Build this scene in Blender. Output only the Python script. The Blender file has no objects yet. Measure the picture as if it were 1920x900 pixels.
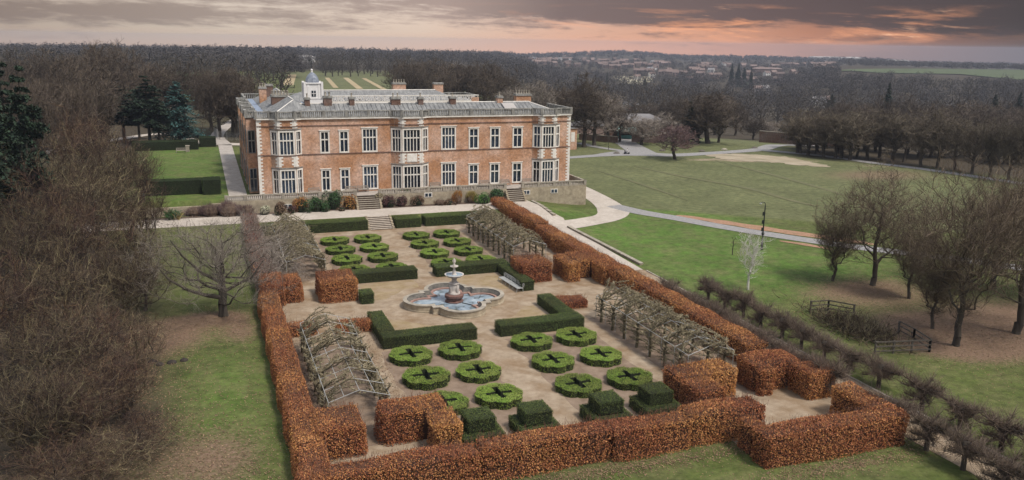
import bpy, bmesh, math, random
import numpy as np
from mathutils import Vector, Matrix, noise as mnoise

SC = bpy.context.scene
COL = SC.collection
R = math.radians

# ------------------------------------------------------------------ camera, sky, sun, exposure
CAM = np.array([-22.745, -62.963, 26.24])
YAW, PITCH, ROLL, FPX = 0.35267, 0.2327, 0.01586, 1571.2
def _basis():
    cy, sy, cp, sp = math.cos(YAW), math.sin(YAW), math.cos(PITCH), math.sin(PITCH)
    f = np.array([sy*cp, cy*cp, -sp]); r = np.array([cy, -sy, 0.0]); u = np.cross(r, f)
    cr, sr = math.cos(ROLL), math.sin(ROLL)
    return cr*r+sr*u, -sr*r+cr*u, f
RV, UV, FV = _basis()
cam = bpy.data.cameras.new('camera'); camo = bpy.data.objects.new('camera', cam); COL.objects.link(camo)
m = Matrix.Identity(4)
for i in range(3):
    m[i][0], m[i][1], m[i][2], m[i][3] = RV[i], UV[i], -FV[i], CAM[i]
camo.matrix_world = m
cam.sensor_width = 36.0; cam.lens = FPX/1920*36.0; cam.clip_start = 0.5; cam.clip_end = 30000
SC.camera = camo

SUN_EL, SUN_AZ = R(58), R(145)      # azimuth clockwise from +Y (north); soft light from the south-east
w = bpy.data.worlds.new('World'); SC.world = w; w.use_nodes = True
def build_sky():
    nt = w.node_tree; nt.nodes.clear(); N = nt.nodes.new; L = nt.links.new
    def math_(op, a, b=None, c=None, clamp=False):
        n = N('ShaderNodeMath'); n.operation = op; n.use_clamp = clamp
        for i, v in enumerate((a, b, c)):
            if v is None: continue
            if isinstance(v, (int, float)): n.inputs[i].default_value = v
            else: L(v, n.inputs[i])
        return n.outputs[0]
    def ramp(fac, stops, interp='LINEAR'):
        n = N('ShaderNodeValToRGB'); n.color_ramp.interpolation = interp
        e = n.color_ramp.elements
        while len(e) < len(stops): e.new(0.5)
        for el, (p, c) in zip(e, stops):
            el.position = p; el.color = (c[0], c[1], c[2], 1) if not isinstance(c, (int, float)) else (c, c, c, 1)
        L(fac, n.inputs[0]); return n.outputs[0]
    def mix(f, a, b):
        n = N('ShaderNodeMix'); n.data_type = 'RGBA'
        if isinstance(f, (int, float)): n.inputs[0].default_value = f
        else: L(f, n.inputs[0])
        for v, s in ((a, 6), (b, 7)):
            if isinstance(v, tuple): n.inputs[s].default_value = (*v, 1)
            else: L(v, n.inputs[s])
        return n.outputs[2]
    tc = N('ShaderNodeTexCoord'); sp = N('ShaderNodeSeparateXYZ'); L(tc.outputs['Generated'], sp.inputs[0])
    x, y, z = sp.outputs
    az = math_('ARCTAN2', x, y)                                    # azimuth from north, clockwise
    t = math_('DIVIDE', math_('SUBTRACT', az, YAW-0.549), 1.098, clamp=True)
    el = math_('ARCSINE', z)
    v = math_('MULTIPLY', el, 20.0)                                 # 0..1 over the lowest three degrees
    def noise(su, sv, seed, detail=6, rough=0.6, tilt=0.0):
        cb = N('ShaderNodeCombineXYZ')
        L(math_('MULTIPLY', az, su), cb.inputs[0])
        vv = math_('ADD', el, math_('MULTIPLY', az, tilt))
        L(math_('MULTIPLY', vv, sv), cb.inputs[1]); cb.inputs[2].default_value = seed
        n = N('ShaderNodeTexNoise'); L(cb.outputs[0], n.inputs['Vector'])
        n.inputs['Scale'].default_value = 1.0; n.inputs['Detail'].default_value = detail; n.inputs['Roughness'].default_value = rough
        n.inputs['Distortion'].default_value = 0.3
        return n.outputs[0]
    n1 = noise(6.5, 55, 3.1, 7, 0.6, 0.02); n2 = noise(24, 150, 8.4, 8, 0.68, 0.03); n3 = noise(8, 60, 21.7, 8, 0.62, 0.03)
    clear = ramp(t, [(0, (.29,.23,.18)), (.2, (.42,.345,.275)), (.4, (.50,.38,.295)), (.55, (.53,.30,.205)), (.68, (.52,.255,.155)), (.8, (.38,.17,.10)), (.9, (.20,.10,.07)), (1, (.085,.06,.053))])
    high = ramp(t, [(0, (.36,.30,.25)), (.25, (.50,.43,.375)), (.42, (.50,.42,.37)), (.6, (.35,.27,.24)), (.8, (.15,.10,.095)), (1, (.065,.055,.06))])
    vv = math_('ADD', v, 0.0, clamp=True)
    clear = mix(math_('MULTIPLY', vv, 0.85), clear, high)
    cloud = ramp(t, [(0, (.17,.132,.113)), (.25, (.25,.20,.172)), (.42, (.27,.205,.18)), (.55, (.125,.094,.092)), (.75, (.085,.064,.065)), (1, (.045,.039,.041))])
    lift = ramp(t, [(0, .52), (.2, .46), (.4, .42), (.5, .5), (.65, .56), (1, .6)])
    vpos = ramp(vv, [(0, 0.18), (.3, .42), (.5, .55), (.75, .42), (1, .50)])
    vposr = ramp(vv, [(0, 0.08), (.25, .20), (.45, .42), (.65, .66), (1, .88)])
    side = ramp(t, [(.38, 0.0), (.58, 1.0)])
    vp = mix(side, vpos, vposr)
    s = math_('ADD', math_('ADD', math_('MULTIPLY', n1, 1.15), math_('MULTIPLY', n2, 0.75)), math_('ADD', vp, lift))
    mask = ramp(math_('MULTIPLY', math_('SUBTRACT', s, 1.68), 3.0, clamp=True), [(0, 0), (1, .93)], 'EASE')
    sky = mix(mask, clear, cloud)
    low = ramp(math_('ADD', math_('MULTIPLY', el, 30.0), 0.55, clamp=True), [(0, 1), (.85, 0)])
    sky = mix(math_('MULTIPLY', low, 0.8), sky, ramp(t, [(0, (.44,.28,.18)), (.35, (.62,.38,.25)), (.6, (.78,.36,.20)), (.72, (.58,.25,.14)), (.85, (.22,.11,.075)), (1, (.085,.055,.048))]))
    glow = ramp(t, [(.42, 0), (.55, .55), (.75, 1), (.88, .9), (.97, .1)])
    gmask = math_('MULTIPLY', ramp(n3, [(.50, 0), (.68, 1)], 'EASE'), glow)
    gv = ramp(vv, [(0, .15), (.25, .8), (.6, .8), (.9, 0)])
    gmask = math_('MULTIPLY', gmask, gv)
    sky = mix(math_('MULTIPLY', gmask, 0.95), sky, (.74,.32,.16))
    spark = math_('MULTIPLY', ramp(n2, [(.56, 0), (.68, 1)], 'EASE'), math_('MULTIPLY', gmask, 0.9))
    sky = mix(spark, sky, (.95, .62, .42))
    # above the photographed band the overcast is plain and brighter overhead
    n4 = N('ShaderNodeTexNoise'); n4.inputs['Scale'].default_value = 3.0; L(tc.outputs['Generated'], n4.inputs['Vector'])
    zen = ramp(z, [(.1, .42), (.9, 1.15)])
    over = mix(1.0, (0, 0, 0), ramp(n4.outputs[0], [(.3, (.50,.52,.56)), (.7, (.80,.80,.80))]))
    vm = N('ShaderNodeVectorMath'); vm.operation = 'MULTIPLY'; L(over, vm.inputs[0]); L(zen, vm.inputs[1]); over = vm.outputs[0]
    up = ramp(z, [(.06, 0), (.30, 1)], 'EASE')
    bA = N('ShaderNodeBackground'); L(mix(up, sky, over), bA.inputs[0]); bA.inputs[1].default_value = 1.0
    st = N('ShaderNodeTexSky'); st.sky_type = 'NISHITA'; st.sun_disc = False
    st.sun_elevation = SUN_EL; st.sun_rotation = SUN_AZ
    bB = N('ShaderNodeBackground'); L(st.outputs[0], bB.inputs[0]); bB.inputs[1].default_value = 0.10
    ms = N('ShaderNodeMixShader'); L(ramp(z, [(.05, 0), (.45, .45)]), ms.inputs[0]); L(bA.outputs[0], ms.inputs[1]); L(bB.outputs[0], ms.inputs[2])
    out = N('ShaderNodeOutputWorld'); L(ms.outputs[0], out.inputs[0])
build_sky()
sun = bpy.data.lights.new('sun', 'SUN'); sun.energy = 2.3; sun.angle = R(10); sun.color = (1.0, .94, .86)
suno = bpy.data.objects.new('sun', sun); COL.objects.link(suno)
sd = Vector((math.sin(SUN_AZ)*math.cos(SUN_EL), math.cos(SUN_AZ)*math.cos(SUN_EL), math.sin(SUN_EL)))
suno.rotation_euler = sd.to_track_quat('Z', 'Y').to_euler()
SC.view_settings.view_transform = 'Standard'; SC.view_settings.look = 'None'
SC.view_settings.exposure = 0.62; SC.view_settings.gamma = 1.0; SC.view_settings.use_curve_mapping = False
SC.render.engine = 'CYCLES'
cy = SC.cycles
cy.max_bounces = 5; cy.diffuse_bounces = 2; cy.glossy_bounces = 2; cy.transmission_bounces = 2; cy.transparent_max_bounces = 4; cy.volume_bounces = 0
cy.use_denoising = True; cy.use_adaptive_sampling = True; cy.adaptive_threshold = 0.015
cy.caustics_reflective = False; cy.caustics_refractive = False; cy.sample_clamp_indirect = 4

# ------------------------------------------------------------------ pixels of the photograph to places
def ray(px, py): return FV + RV*(px-960)/FPX - UV*(py-450)/FPX
def at(px, py, z=0.0):
    d = ray(px, py); t = (z-CAM[2])/d[2]; return CAM+t*d
def at_y(px, py, Y):
    d = ray(px, py); t = (Y-CAM[1])/d[1]; return CAM+t*d
def along(px, dist):
    d = ray(px, 300); h = d[:2]/np.linalg.norm(d[:2]); return CAM[0]+h[0]*dist, CAM[1]+h[1]*dist
def z_at(px, py, x, y):
    d = ray(px, py); t = math.hypot(x-CAM[0], y-CAM[1])/math.hypot(d[0], d[1]); return CAM[2]+t*d[2]

# ------------------------------------------------------------------ materials
MAT = {}
def new_mat(name):
    m = bpy.data.materials.new(name); m.use_nodes = True; MAT[name] = m
    nt = m.node_tree; b = nt.nodes['Principled BSDF']; return m, nt, b
def mk(name, c1, c2=None, scale=3.0, rough=0.85, detail=6, stretch=(1,1,1), lo=.35, hi=.65, c3=None, scale2=.4, amt3=.5, bump=0.0, bscale=20, tint=0.0, rnd=0.0, spec=0.3, metal=0.0, tlo=None, thi=None):
    m, nt, b = new_mat(name); N = nt.nodes.new; L = nt.links.new
    b.inputs['Roughness'].default_value = rough; b.inputs['Specular IOR Level'].default_value = spec; b.inputs['Metallic'].default_value = metal
    col = None
    tc = N('ShaderNodeTexCoord'); mp = N('ShaderNodeMapping'); mp.inputs['Scale'].default_value = stretch; L(tc.outputs['Object'], mp.inputs[0])
    if c2 is not None:
        n = N('ShaderNodeTexNoise'); n.inputs['Scale'].default_value = scale; n.inputs['Detail'].default_value = detail; n.inputs['Roughness'].default_value = .65; L(mp.outputs[0], n.inputs['Vector'])
        r = N('ShaderNodeValToRGB'); r.color_ramp.elements[0].position = lo; r.color_ramp.elements[1].position = hi
        r.color_ramp.elements[0].color = (*c1, 1); r.color_ramp.elements[1].color = (*c2, 1); L(n.outputs[0], r.inputs[0]); col = r.outputs[0]
    if c3 is not None:
        n = N('ShaderNodeTexNoise'); n.inputs['Scale'].default_value = scale2; n.inputs['Detail'].default_value = 8; n.inputs['Roughness'].default_value = .6; L(tc.outputs['Object'], n.inputs['Vector'])
        r = N('ShaderNodeValToRGB'); r.color_ramp.elements[0].position = .45; r.color_ramp.elements[1].position = .68; L(n.outputs[0], r.inputs[0])
        k = N('ShaderNodeMath'); k.operation = 'MULTIPLY'; k.inputs[1].default_value = amt3; L(r.outputs[0], k.inputs[0])
        x = N('ShaderNodeMix'); x.data_type = 'RGBA'; L(k.outputs[0], x.inputs[0])
        if col: L(col, x.inputs[6])
        else: x.inputs[6].default_value = (*c1, 1)
        x.inputs[7].default_value = (*c3, 1); col = x.outputs[2]
    if tint or rnd:
        hs = N('ShaderNodeHueSaturation')
        if col: L(col, hs.inputs['Color'])
        else: hs.inputs['Color'].default_value = (*c1, 1)
        terms = []
        if tint:
            a = N('ShaderNodeAttribute'); a.attribute_name = 'tint'; a.attribute_type = 'GEOMETRY'
            q = N('ShaderNodeMapRange'); q.inputs[3].default_value = 1-tint; q.inputs[4].default_value = 1+tint; L(a.outputs['Fac'], q.inputs[0]); terms.append(q.outputs[0])
            q2 = N('ShaderNodeMapRange'); q2.inputs[3].default_value = .5-.05*tint; q2.inputs[4].default_value = .5+.04*tint; L(a.outputs['Fac'], q2.inputs[0]); L(q2.outputs[0], hs.inputs['Hue'])
        if rnd:
            o = N('ShaderNodeObjectInfo'); q = N('ShaderNodeMapRange'); q.inputs[3].default_value = 1-rnd; q.inputs[4].default_value = 1+rnd; L(o.outputs['Random'], q.inputs[0]); terms.append(q.outputs[0])
        if len(terms) == 2:
            k = N('ShaderNodeMath'); k.operation = 'MULTIPLY'; L(terms[0], k.inputs[0]); L(terms[1], k.inputs[1]); L(k.outputs[0], hs.inputs['Value'])
        else: L(terms[0], hs.inputs['Value'])
        col = hs.outputs[0]
    if col: L(col, b.inputs['Base Color'])
    else: b.inputs['Base Color'].default_value = (*c1, 1)
    if bump:
        n = N('ShaderNodeTexNoise'); n.inputs['Scale'].default_value = bscale; n.inputs['Detail'].default_value = 4; L(mp.outputs[0], n.inputs['Vector'])
        bp = N('ShaderNodeBump'); bp.inputs['Strength'].default_value = bump; bp.inputs['Distance'].default_value = .1; L(n.outputs[0], bp.inputs['Height']); L(bp.outputs[0], b.inputs['Normal'])
    return m

def brick_mat(name, ca, cb, mort, scale=1.0):
    m, nt, b = new_mat(name); N = nt.nodes.new; L = nt.links.new
    b.inputs['Roughness'].default_value = .9; b.inputs['Specular IOR Level'].default_value = .2
    tc = N('ShaderNodeTexCoord'); ge = N('ShaderNodeNewGeometry')
    sp = N('ShaderNodeSeparateXYZ'); L(tc.outputs['Object'], sp.inputs[0])
    ad = N('ShaderNodeMath'); ad.operation = 'ADD'; L(sp.outputs[0], ad.inputs[0]); L(sp.outputs[1], ad.inputs[1])
    cbn = N('ShaderNodeCombineXYZ'); L(ad.outputs[0], cbn.inputs[0]); L(sp.outputs[2], cbn.inputs[1])
    br = N('ShaderNodeTexBrick'); L(cbn.outputs[0], br.inputs['Vector'])
    br.inputs['Scale'].default_value = scale; br.inputs['Brick Width'].default_value = .28; br.inputs['Row Height'].default_value = .095; br.inputs['Mortar Size'].default_value = .012
    br.inputs['Color1'].default_value = (*ca, 1); br.inputs['Color2'].default_value = (*cb, 1); br.inputs['Mortar'].default_value = (*mort, 1)
    n = N('ShaderNodeTexNoise'); n.inputs['Scale'].default_value = 3.2; n.inputs['Detail'].default_value = 9; n.inputs['Roughness'].default_value = .8; L(tc.outputs['Object'], n.inputs['Vector'])
    q = N('ShaderNodeMapRange'); q.inputs[1].default_value = .3; q.inputs[2].default_value = .7; q.inputs[3].default_value = .5; q.inputs[4].default_value = 1.5; L(n.outputs[0], q.inputs[0])
    n2 = N('ShaderNodeTexNoise'); n2.inputs['Scale'].default_value = .33; n2.inputs['Detail'].default_value = 6; L(tc.outputs['Object'], n2.inputs['Vector'])
    q2 = N('ShaderNodeMapRange'); q2.inputs[1].default_value = .35; q2.inputs[2].default_value = .65; q2.inputs[3].default_value = .82; q2.inputs[4].default_value = 1.12; L(n2.outputs[0], q2.inputs[0])
    k = N('ShaderNodeMath'); k.operation = 'MULTIPLY'; L(q.outputs[0], k.inputs[0]); L(q2.outputs[0], k.inputs[1])
    hs = N('ShaderNodeHueSaturation'); L(br.outputs[0], hs.inputs['Color']); L(k.outputs[0], hs.inputs['Value'])
    q3 = N('ShaderNodeMapRange'); q3.inputs[1].default_value = .35; q3.inputs[2].default_value = .65; q3.inputs[3].default_value = 1.12; q3.inputs[4].default_value = .8; L(n2.outputs[0], q3.inputs[0]); L(q3.outputs[0], hs.inputs['Saturation'])
    L(hs.outputs[0], b.inputs['Base Color']); return m

brick_mat('brick', (.56,.275,.148), (.43,.205,.112), (.46,.36,.27))
brick_mat('brick_dark', (.20,.10,.07), (.14,.08,.06), (.2,.16,.13))
mk('white_stone', (.68,.63,.56), (.82,.78,.71), 2.5, .8, c3=(.50,.44,.36), scale2=1.2, amt3=.4)
mk('grey_stone', (.20,.19,.17), (.37,.355,.32), 2.2, .9, stretch=(1,1,.5), c3=(.085,.08,.07), scale2=.8, amt3=.6)
mk('buff_stone', (.30,.245,.17), (.45,.375,.27), 2.0, .9, c3=(.19,.155,.11), scale2=.7, amt3=.6, bump=.2, bscale=8)
mk('terrace_stone', (.27,.235,.185), (.40,.35,.28), 2.0, .9, c3=(.15,.135,.11), scale2=.9, amt3=.6)
mk('lead', (.14,.14,.14), (.29,.285,.27), 1.8, .7, stretch=(2.4,.35,.6), c3=(.12,.12,.12), scale2=.9, amt3=.75, bump=.1)
mk('lead_blue', (.16,.21,.29), (.27,.32,.40), 2.0, .45, spec=.5)
mk('lead_dome', (.13,.15,.19), (.26,.28,.32), 2.5, .45, spec=.5)
mk('white_paint', (.70,.665,.63), (.80,.77,.74), 3.0, .6)
mk('glass', (.010,.018,.032), (.045,.06,.085), 1.3, .1, spec=.6, rnd=.75)
mk('dark_ground', (.075,.05,.035), (.13,.09,.065), 3.0, .95)
mk('worn_ground', (.22,.155,.075), (.31,.235,.14), .8, .95, c3=(.30,.225,.16), scale2=.5, amt3=.7)
mk('bed_soil', (.16,.112,.076), (.25,.182,.13), .9, .95, detail=10)
mk('dry_patch', (.28,.225,.15), (.42,.35,.26), .5, .95, detail=10, c3=(.14,.13,.065), scale2=.25, amt3=.7)
mk('track', (.104,.106,.048), (.135,.128,.062), .3, .95)
mk('gravel', (.235,.172,.113), (.365,.288,.205), .9, .95, detail=12, c3=(.20,.125,.065), scale2=.30, amt3=.9, bump=.25, bscale=30)
mk('pale_path', (.40,.345,.29), (.50,.44,.375), 2.0, .95, c3=(.31,.26,.21), scale2=.3, amt3=.6)
mk('paving', (.32,.28,.245), (.43,.385,.335), 1.5, .9, c3=(.24,.21,.18), scale2=.6, amt3=.5)
mk('grey_road', (.21,.20,.195), (.30,.285,.27), 2.0, .9)
mk('step_stone', (.36,.30,.24), (.52,.45,.37), 2.5, .9, c3=(.2,.165,.13), scale2=1.5, amt3=.4)
mk('beech_leaf', (.33,.128,.048), (.44,.198,.080), 1.2, .8, tint=.45, spec=.2)
mk('beech_twig', (.13,.065,.042), (.19,.10,.065), 3.0, .9, tint=.3)
mk('yew_green', (.085,.12,.026), (.13,.17,.042), 2.0, .8, tint=.5, c3=(.11,.105,.03), scale2=.5, amt3=.5)
mk('yew_leaf', (.060,.082,.020), (.098,.125,.032), 2.0, .8, tint=.5, c3=(.095,.085,.022), scale2=.5, amt3=.5)
mk('yew_dark', (.022,.036,.012), (.038,.056,.018), 2.0, .85, tint=.5)
mk('box_leaf', (.125,.19,.026), (.19,.26,.042), 2.0, .8, tint=.4, rnd=.16, c3=(.20,.19,.06), scale2=.6, amt3=.5)
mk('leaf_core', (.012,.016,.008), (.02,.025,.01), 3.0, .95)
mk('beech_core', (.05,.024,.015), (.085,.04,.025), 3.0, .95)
mk('bark', (.045,.036,.028), (.085,.07,.053), 3.0, .95, stretch=(1,1,.25), rnd=.2)
mk('bark_moss', (.07,.058,.034), (.125,.105,.062), 3.0, .95, stretch=(1,1,.25))
mk('twig_warm', (.105,.076,.050), (.155,.117,.080), .6, .9, rnd=.2, tint=.5)
mk('twig_avenue', (.098,.077,.054), (.145,.118,.085), .6, .9, rnd=.25, tint=.4)
mk('twig', (.068,.051,.037), (.11,.084,.062), .6, .9, rnd=.28, tint=.3)
mk('twig_olive', (.105,.076,.040), (.165,.125,.078), .35, .9, rnd=.3, tint=.88)
mk('twig_rust', (.135,.073,.04), (.12,.087,.06), .35, .9, rnd=.2, tint=.88)
mk('twig_pale', (.20,.165,.135), (.27,.23,.19), .6, .9, rnd=.15, tint=.3)
mk('twig_purple', (.12,.075,.07), (.17,.11,.10), .6, .9, rnd=.15, tint=.3)
mk('twig_lime', (.108,.077,.056), (.16,.118,.088), .8, .9, rnd=.15, tint=.35)
mk('spur', (.20,.165,.098), (.30,.25,.158), 1.0, .9, tint=.3)
mk('birch_bark', (.50,.46,.41), (.62,.58,.53), 5, .8)
mk('cedar', (.022,.062,.055), (.05,.105,.092), 1.0, .8, tint=.5)
mk('pine', (.014,.027,.016), (.028,.046,.024), 1.0, .85, tint=.5)
mk('metal_white', (.28,.28,.265), (.42,.42,.40), 3, .5, spec=.5)
mk('iron', (.015,.018,.018), None, rough=.5, spec=.5)
mk('wood_grey', (.23,.20,.165), (.34,.30,.26), 4, .85, stretch=(.3,2,2))
mk('wood_dark', (.08,.068,.055), (.13,.11,.09), 4, .9)
mk('shrub_green', (.020,.048,.016), (.05,.10,.03), 2, .6, tint=.5)
mk('shrub_bright', (.05,.11,.022), (.08,.16,.035), 2, .7, tint=.4)
mk('shrub_cream', (.33,.32,.21), (.42,.41,.28), 2, .8, tint=.35)
mk('shrub_orange', (.24,.10,.025), (.30,.15,.05), 2, .8, tint=.45)
mk('shrub_yellow', (.25,.19,.05), (.30,.23,.08), 2, .8, tint=.4)
mk('shrub_purple', (.075,.036,.034), (.12,.06,.055), 2, .8, tint=.45)
mk('shrub_brown', (.11,.068,.042), (.16,.10,.065), 2, .8, tint=.45)
mk('fountain_white', (.44,.39,.34), (.62,.57,.51), 5, .7, c3=(.22,.16,.13), scale2=2.5, amt3=.7)
mk('fountain_red', (.13,.065,.05), (.22,.115,.09), 4, .7, c3=(.05,.04,.035), scale2=2, amt3=.7)
mk('fountain_dark', (.07,.065,.06), (.20,.18,.15), 3, .85, c3=(.03,.03,.03), scale2=1.5, amt3=.6)
mk('fountain_pink', (.24,.14,.11), (.33,.21,.17), 3, .8)
mk('car_white', (.75,.75,.76), None, rough=.25, spec=.6)
mk('car_blue', (.10,.13,.35), None, rough=.25, spec=.6)
mk('car_red', (.35,.04,.04), None, rough=.25, spec=.6)
mk('car_black', (.02,.02,.025), None, rough=.25, spec=.6)
mk('tyre', (.015,.015,.015), None, rough=.9)
mk('teal_paint', (.10,.28,.27), (.14,.34,.33), 2, .5)
mk('awning', (.25,.42,.38), (.33,.50,.46), 2, .7)
mk('house_red', (.19,.13,.11), (.25,.175,.15), .3, .9, rnd=.3)
mk('house_white', (.62,.59,.55), (.75,.72,.68), .3, .9, rnd=.15)
mk('roof_tile', (.14,.10,.088), (.20,.145,.125), .3, .9, rnd=.3)
mk('roof_slate', (.17,.16,.16), (.24,.225,.22), .3, .9, rnd=.2)
mk('shed_roof', (.34,.31,.29), (.42,.39,.36), .3, .8)
mk('leaf_litter', (.155,.092,.056), (.25,.16,.10), 3, .95, tint=.5)
mk('mole_soil', (.025,.02,.017), (.05,.04,.032), 3, .95)
mk('chips', (.27,.145,.085), (.37,.22,.14), 3, .95, c3=(.16,.12,.06), scale2=.8, amt3=.5)
mk('mown_strip', (.33,.25,.14), (.38,.30,.18), .05, .95)
mk('green_field', (.060,.078,.03), (.085,.105,.042), .02, .95)
mk('cream_field', (.42,.37,.25), (.48,.43,.30), .05, .95)
mk('skin', (.45,.28,.2), None, rough=.6)
mk('cloth_dark', (.03,.03,.04), None, rough=.9)
mk('far_wood', (.045,.038,.034), (.070,.060,.054), .02, .95, tint=.55)
mk('pool_floor', (.05,.05,.04), (.1,.09,.07), 2, .9)

def water_mat():
    m, nt, b = new_mat('pool_water'); N = nt.nodes.new; L = nt.links.new
    tc = N('ShaderNodeTexCoord'); n = N('ShaderNodeTexNoise'); n.inputs['Scale'].default_value = .75; n.inputs['Detail'].default_value = 7; n.inputs['Roughness'].default_value = .65; n.inputs['Distortion'].default_value = .8; L(tc.outputs['Object'], n.inputs['Vector'])
    r = N('ShaderNodeValToRGB'); e = r.color_ramp.elements
    e[0].position = .34; e[0].color = (.05,.05,.025,1); e[1].position = .46; e[1].color = (.19,.245,.29,1)
    e2 = e.new(.62); e2.color = (.33,.385,.42,1); e3 = e.new(.75); e3.color = (.52,.55,.55,1)
    L(n.outputs[0], r.inputs[0]); L(r.outputs[0], b.inputs['Base Color']); b.inputs['Roughness'].default_value = .18; b.inputs['Specular IOR Level'].default_value = .5
water_mat()

def ground_mat():
    m, nt, b = new_mat('ground_cover'); N = nt.nodes.new; L = nt.links.new
    b.inputs['Roughness'].default_value = .95; b.inputs['Specular IOR Level'].default_value = .15
    tc = N('ShaderNodeTexCoord')
    def noise(s, d=8, r=.65):
        n = N('ShaderNodeTexNoise'); n.inputs['Scale'].default_value = s; n.inputs['Detail'].default_value = d; n.inputs['Roughness'].default_value = r; L(tc.outputs['Object'], n.inputs['Vector']); return n.outputs[0]
    def ramp(f, stops):
        r = N('ShaderNodeValToRGB'); e = r.color_ramp.elements
        while len(e) < len(stops): e.new(.5)
        for el, (p, c) in zip(e, stops): el.position = p; el.color = (*c, 1) if isinstance(c, tuple) else (c, c, c, 1)
        L(f, r.inputs[0]); return r.outputs[0]
    def mix(f, a, c):
        x = N('ShaderNodeMix'); x.data_type = 'RGBA'; L(f, x.inputs[0]); L(a, x.inputs[6]); L(c, x.inputs[7]); return x.outputs[2]
    def attr(nm):
        a = N('ShaderNodeAttribute'); a.attribute_name = nm; return a.outputs['Fac']
    def edge(nm, nz, sh=.55):   # attribute broken up by noise
        a = N('ShaderNodeMath'); a.operation = 'ADD'; L(attr(nm), a.inputs[0]); L(nz, a.inputs[1])
        q = N('ShaderNodeMapRange'); q.inputs[1].default_value = 1.0-sh*.5; q.inputs[2].default_value = 1.0+sh*.5; q.interpolation_type = 'SMOOTHSTEP'; L(a.outputs[0], q.inputs[0]); return q.outputs[0]
    nf, nm_, nl = noise(3.2, 10, .75), noise(.35, 8, .7), noise(.05, 6, .6)
    lawn = ramp(nf, [(.3, (.052,.070,.017)), (.7, (.102,.122,.034))])
    lush = ramp(nf, [(.3, (.050,.098,.016)), (.7, (.105,.172,.034))])
    g = mix(attr('lush'), lawn, lush)
    dry = ramp(nf, [(.3, (.085,.085,.033)), (.7, (.17,.152,.07))])
    dm = N('ShaderNodeMath'); dm.operation = 'MULTIPLY'; dm.inputs[1].default_value = .72; L(ramp(nm_, [(.40, 0), (.66, 1)]), dm.inputs[0])
    g = mix(dm.outputs[0], g, dry)
    field = ramp(nl, [(.3, (.098,.112,.047)), (.7, (.128,.132,.06))])
    fm = ramp(noise(.9, 10, .75), [(.3, (.072,.085,.034)), (.7, (.165,.158,.078))]); fx = N('ShaderNodeMix'); fx.data_type = 'RGBA'; fx.inputs[0].default_value = .5; L(field, fx.inputs[6]); L(fm, fx.inputs[7])
    g = mix(attr('field'), g, fx.outputs[2])
    v1 = N('ShaderNodeMapRange'); v1.inputs[1].default_value = .34; v1.inputs[2].default_value = .66; v1.inputs[3].default_value = .66; v1.inputs[4].default_value = 1.34; L(noise(.95, 10, .72), v1.inputs[0])
    v2 = N('ShaderNodeMapRange'); v2.inputs[1].default_value = .35; v2.inputs[2].default_value = .65; v2.inputs[3].default_value = .84; v2.inputs[4].default_value = 1.14; L(noise(.11, 6, .6), v2.inputs[0])
    vm = N('ShaderNodeMath'); vm.operation = 'MULTIPLY'; L(v1.outputs[0], vm.inputs[0]); L(v2.outputs[0], vm.inputs[1])
    hv = N('ShaderNodeHueSaturation'); L(g, hv.inputs['Color']); L(vm.outputs[0], hv.inputs['Value']); g = hv.outputs[0]
    lit = ramp(nf, [(.25, (.095,.060,.040)), (.5, (.18,.115,.078)), (.75, (.28,.19,.135))])
    g = mix(edge('litter', nf, .5), g, lit)
    worn = ramp(nm_, [(.3, (.25,.185,.125)), (.7, (.37,.29,.21))])
    g = mix(edge('worn', nm_, .5), g, worn)
    dark_ground = ramp(nf, [(.3, (.022,.018,.016)), (.7, (.05,.04,.036))])
    g = mix(edge('dark_ground', nm_, .4), g, dark_ground)  # turns the ground near-black brown inside those patches, edges broken by noise
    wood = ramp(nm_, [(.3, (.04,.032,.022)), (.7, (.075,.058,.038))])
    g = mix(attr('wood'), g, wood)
    L(g, b.inputs['Base Color'])
    bp = N('ShaderNodeBump'); bp.inputs['Strength'].default_value = .5; bp.inputs['Distance'].default_value = .12; L(nf, bp.inputs['Height']); L(bp.outputs[0], b.inputs['Normal'])
ground_mat()

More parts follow.
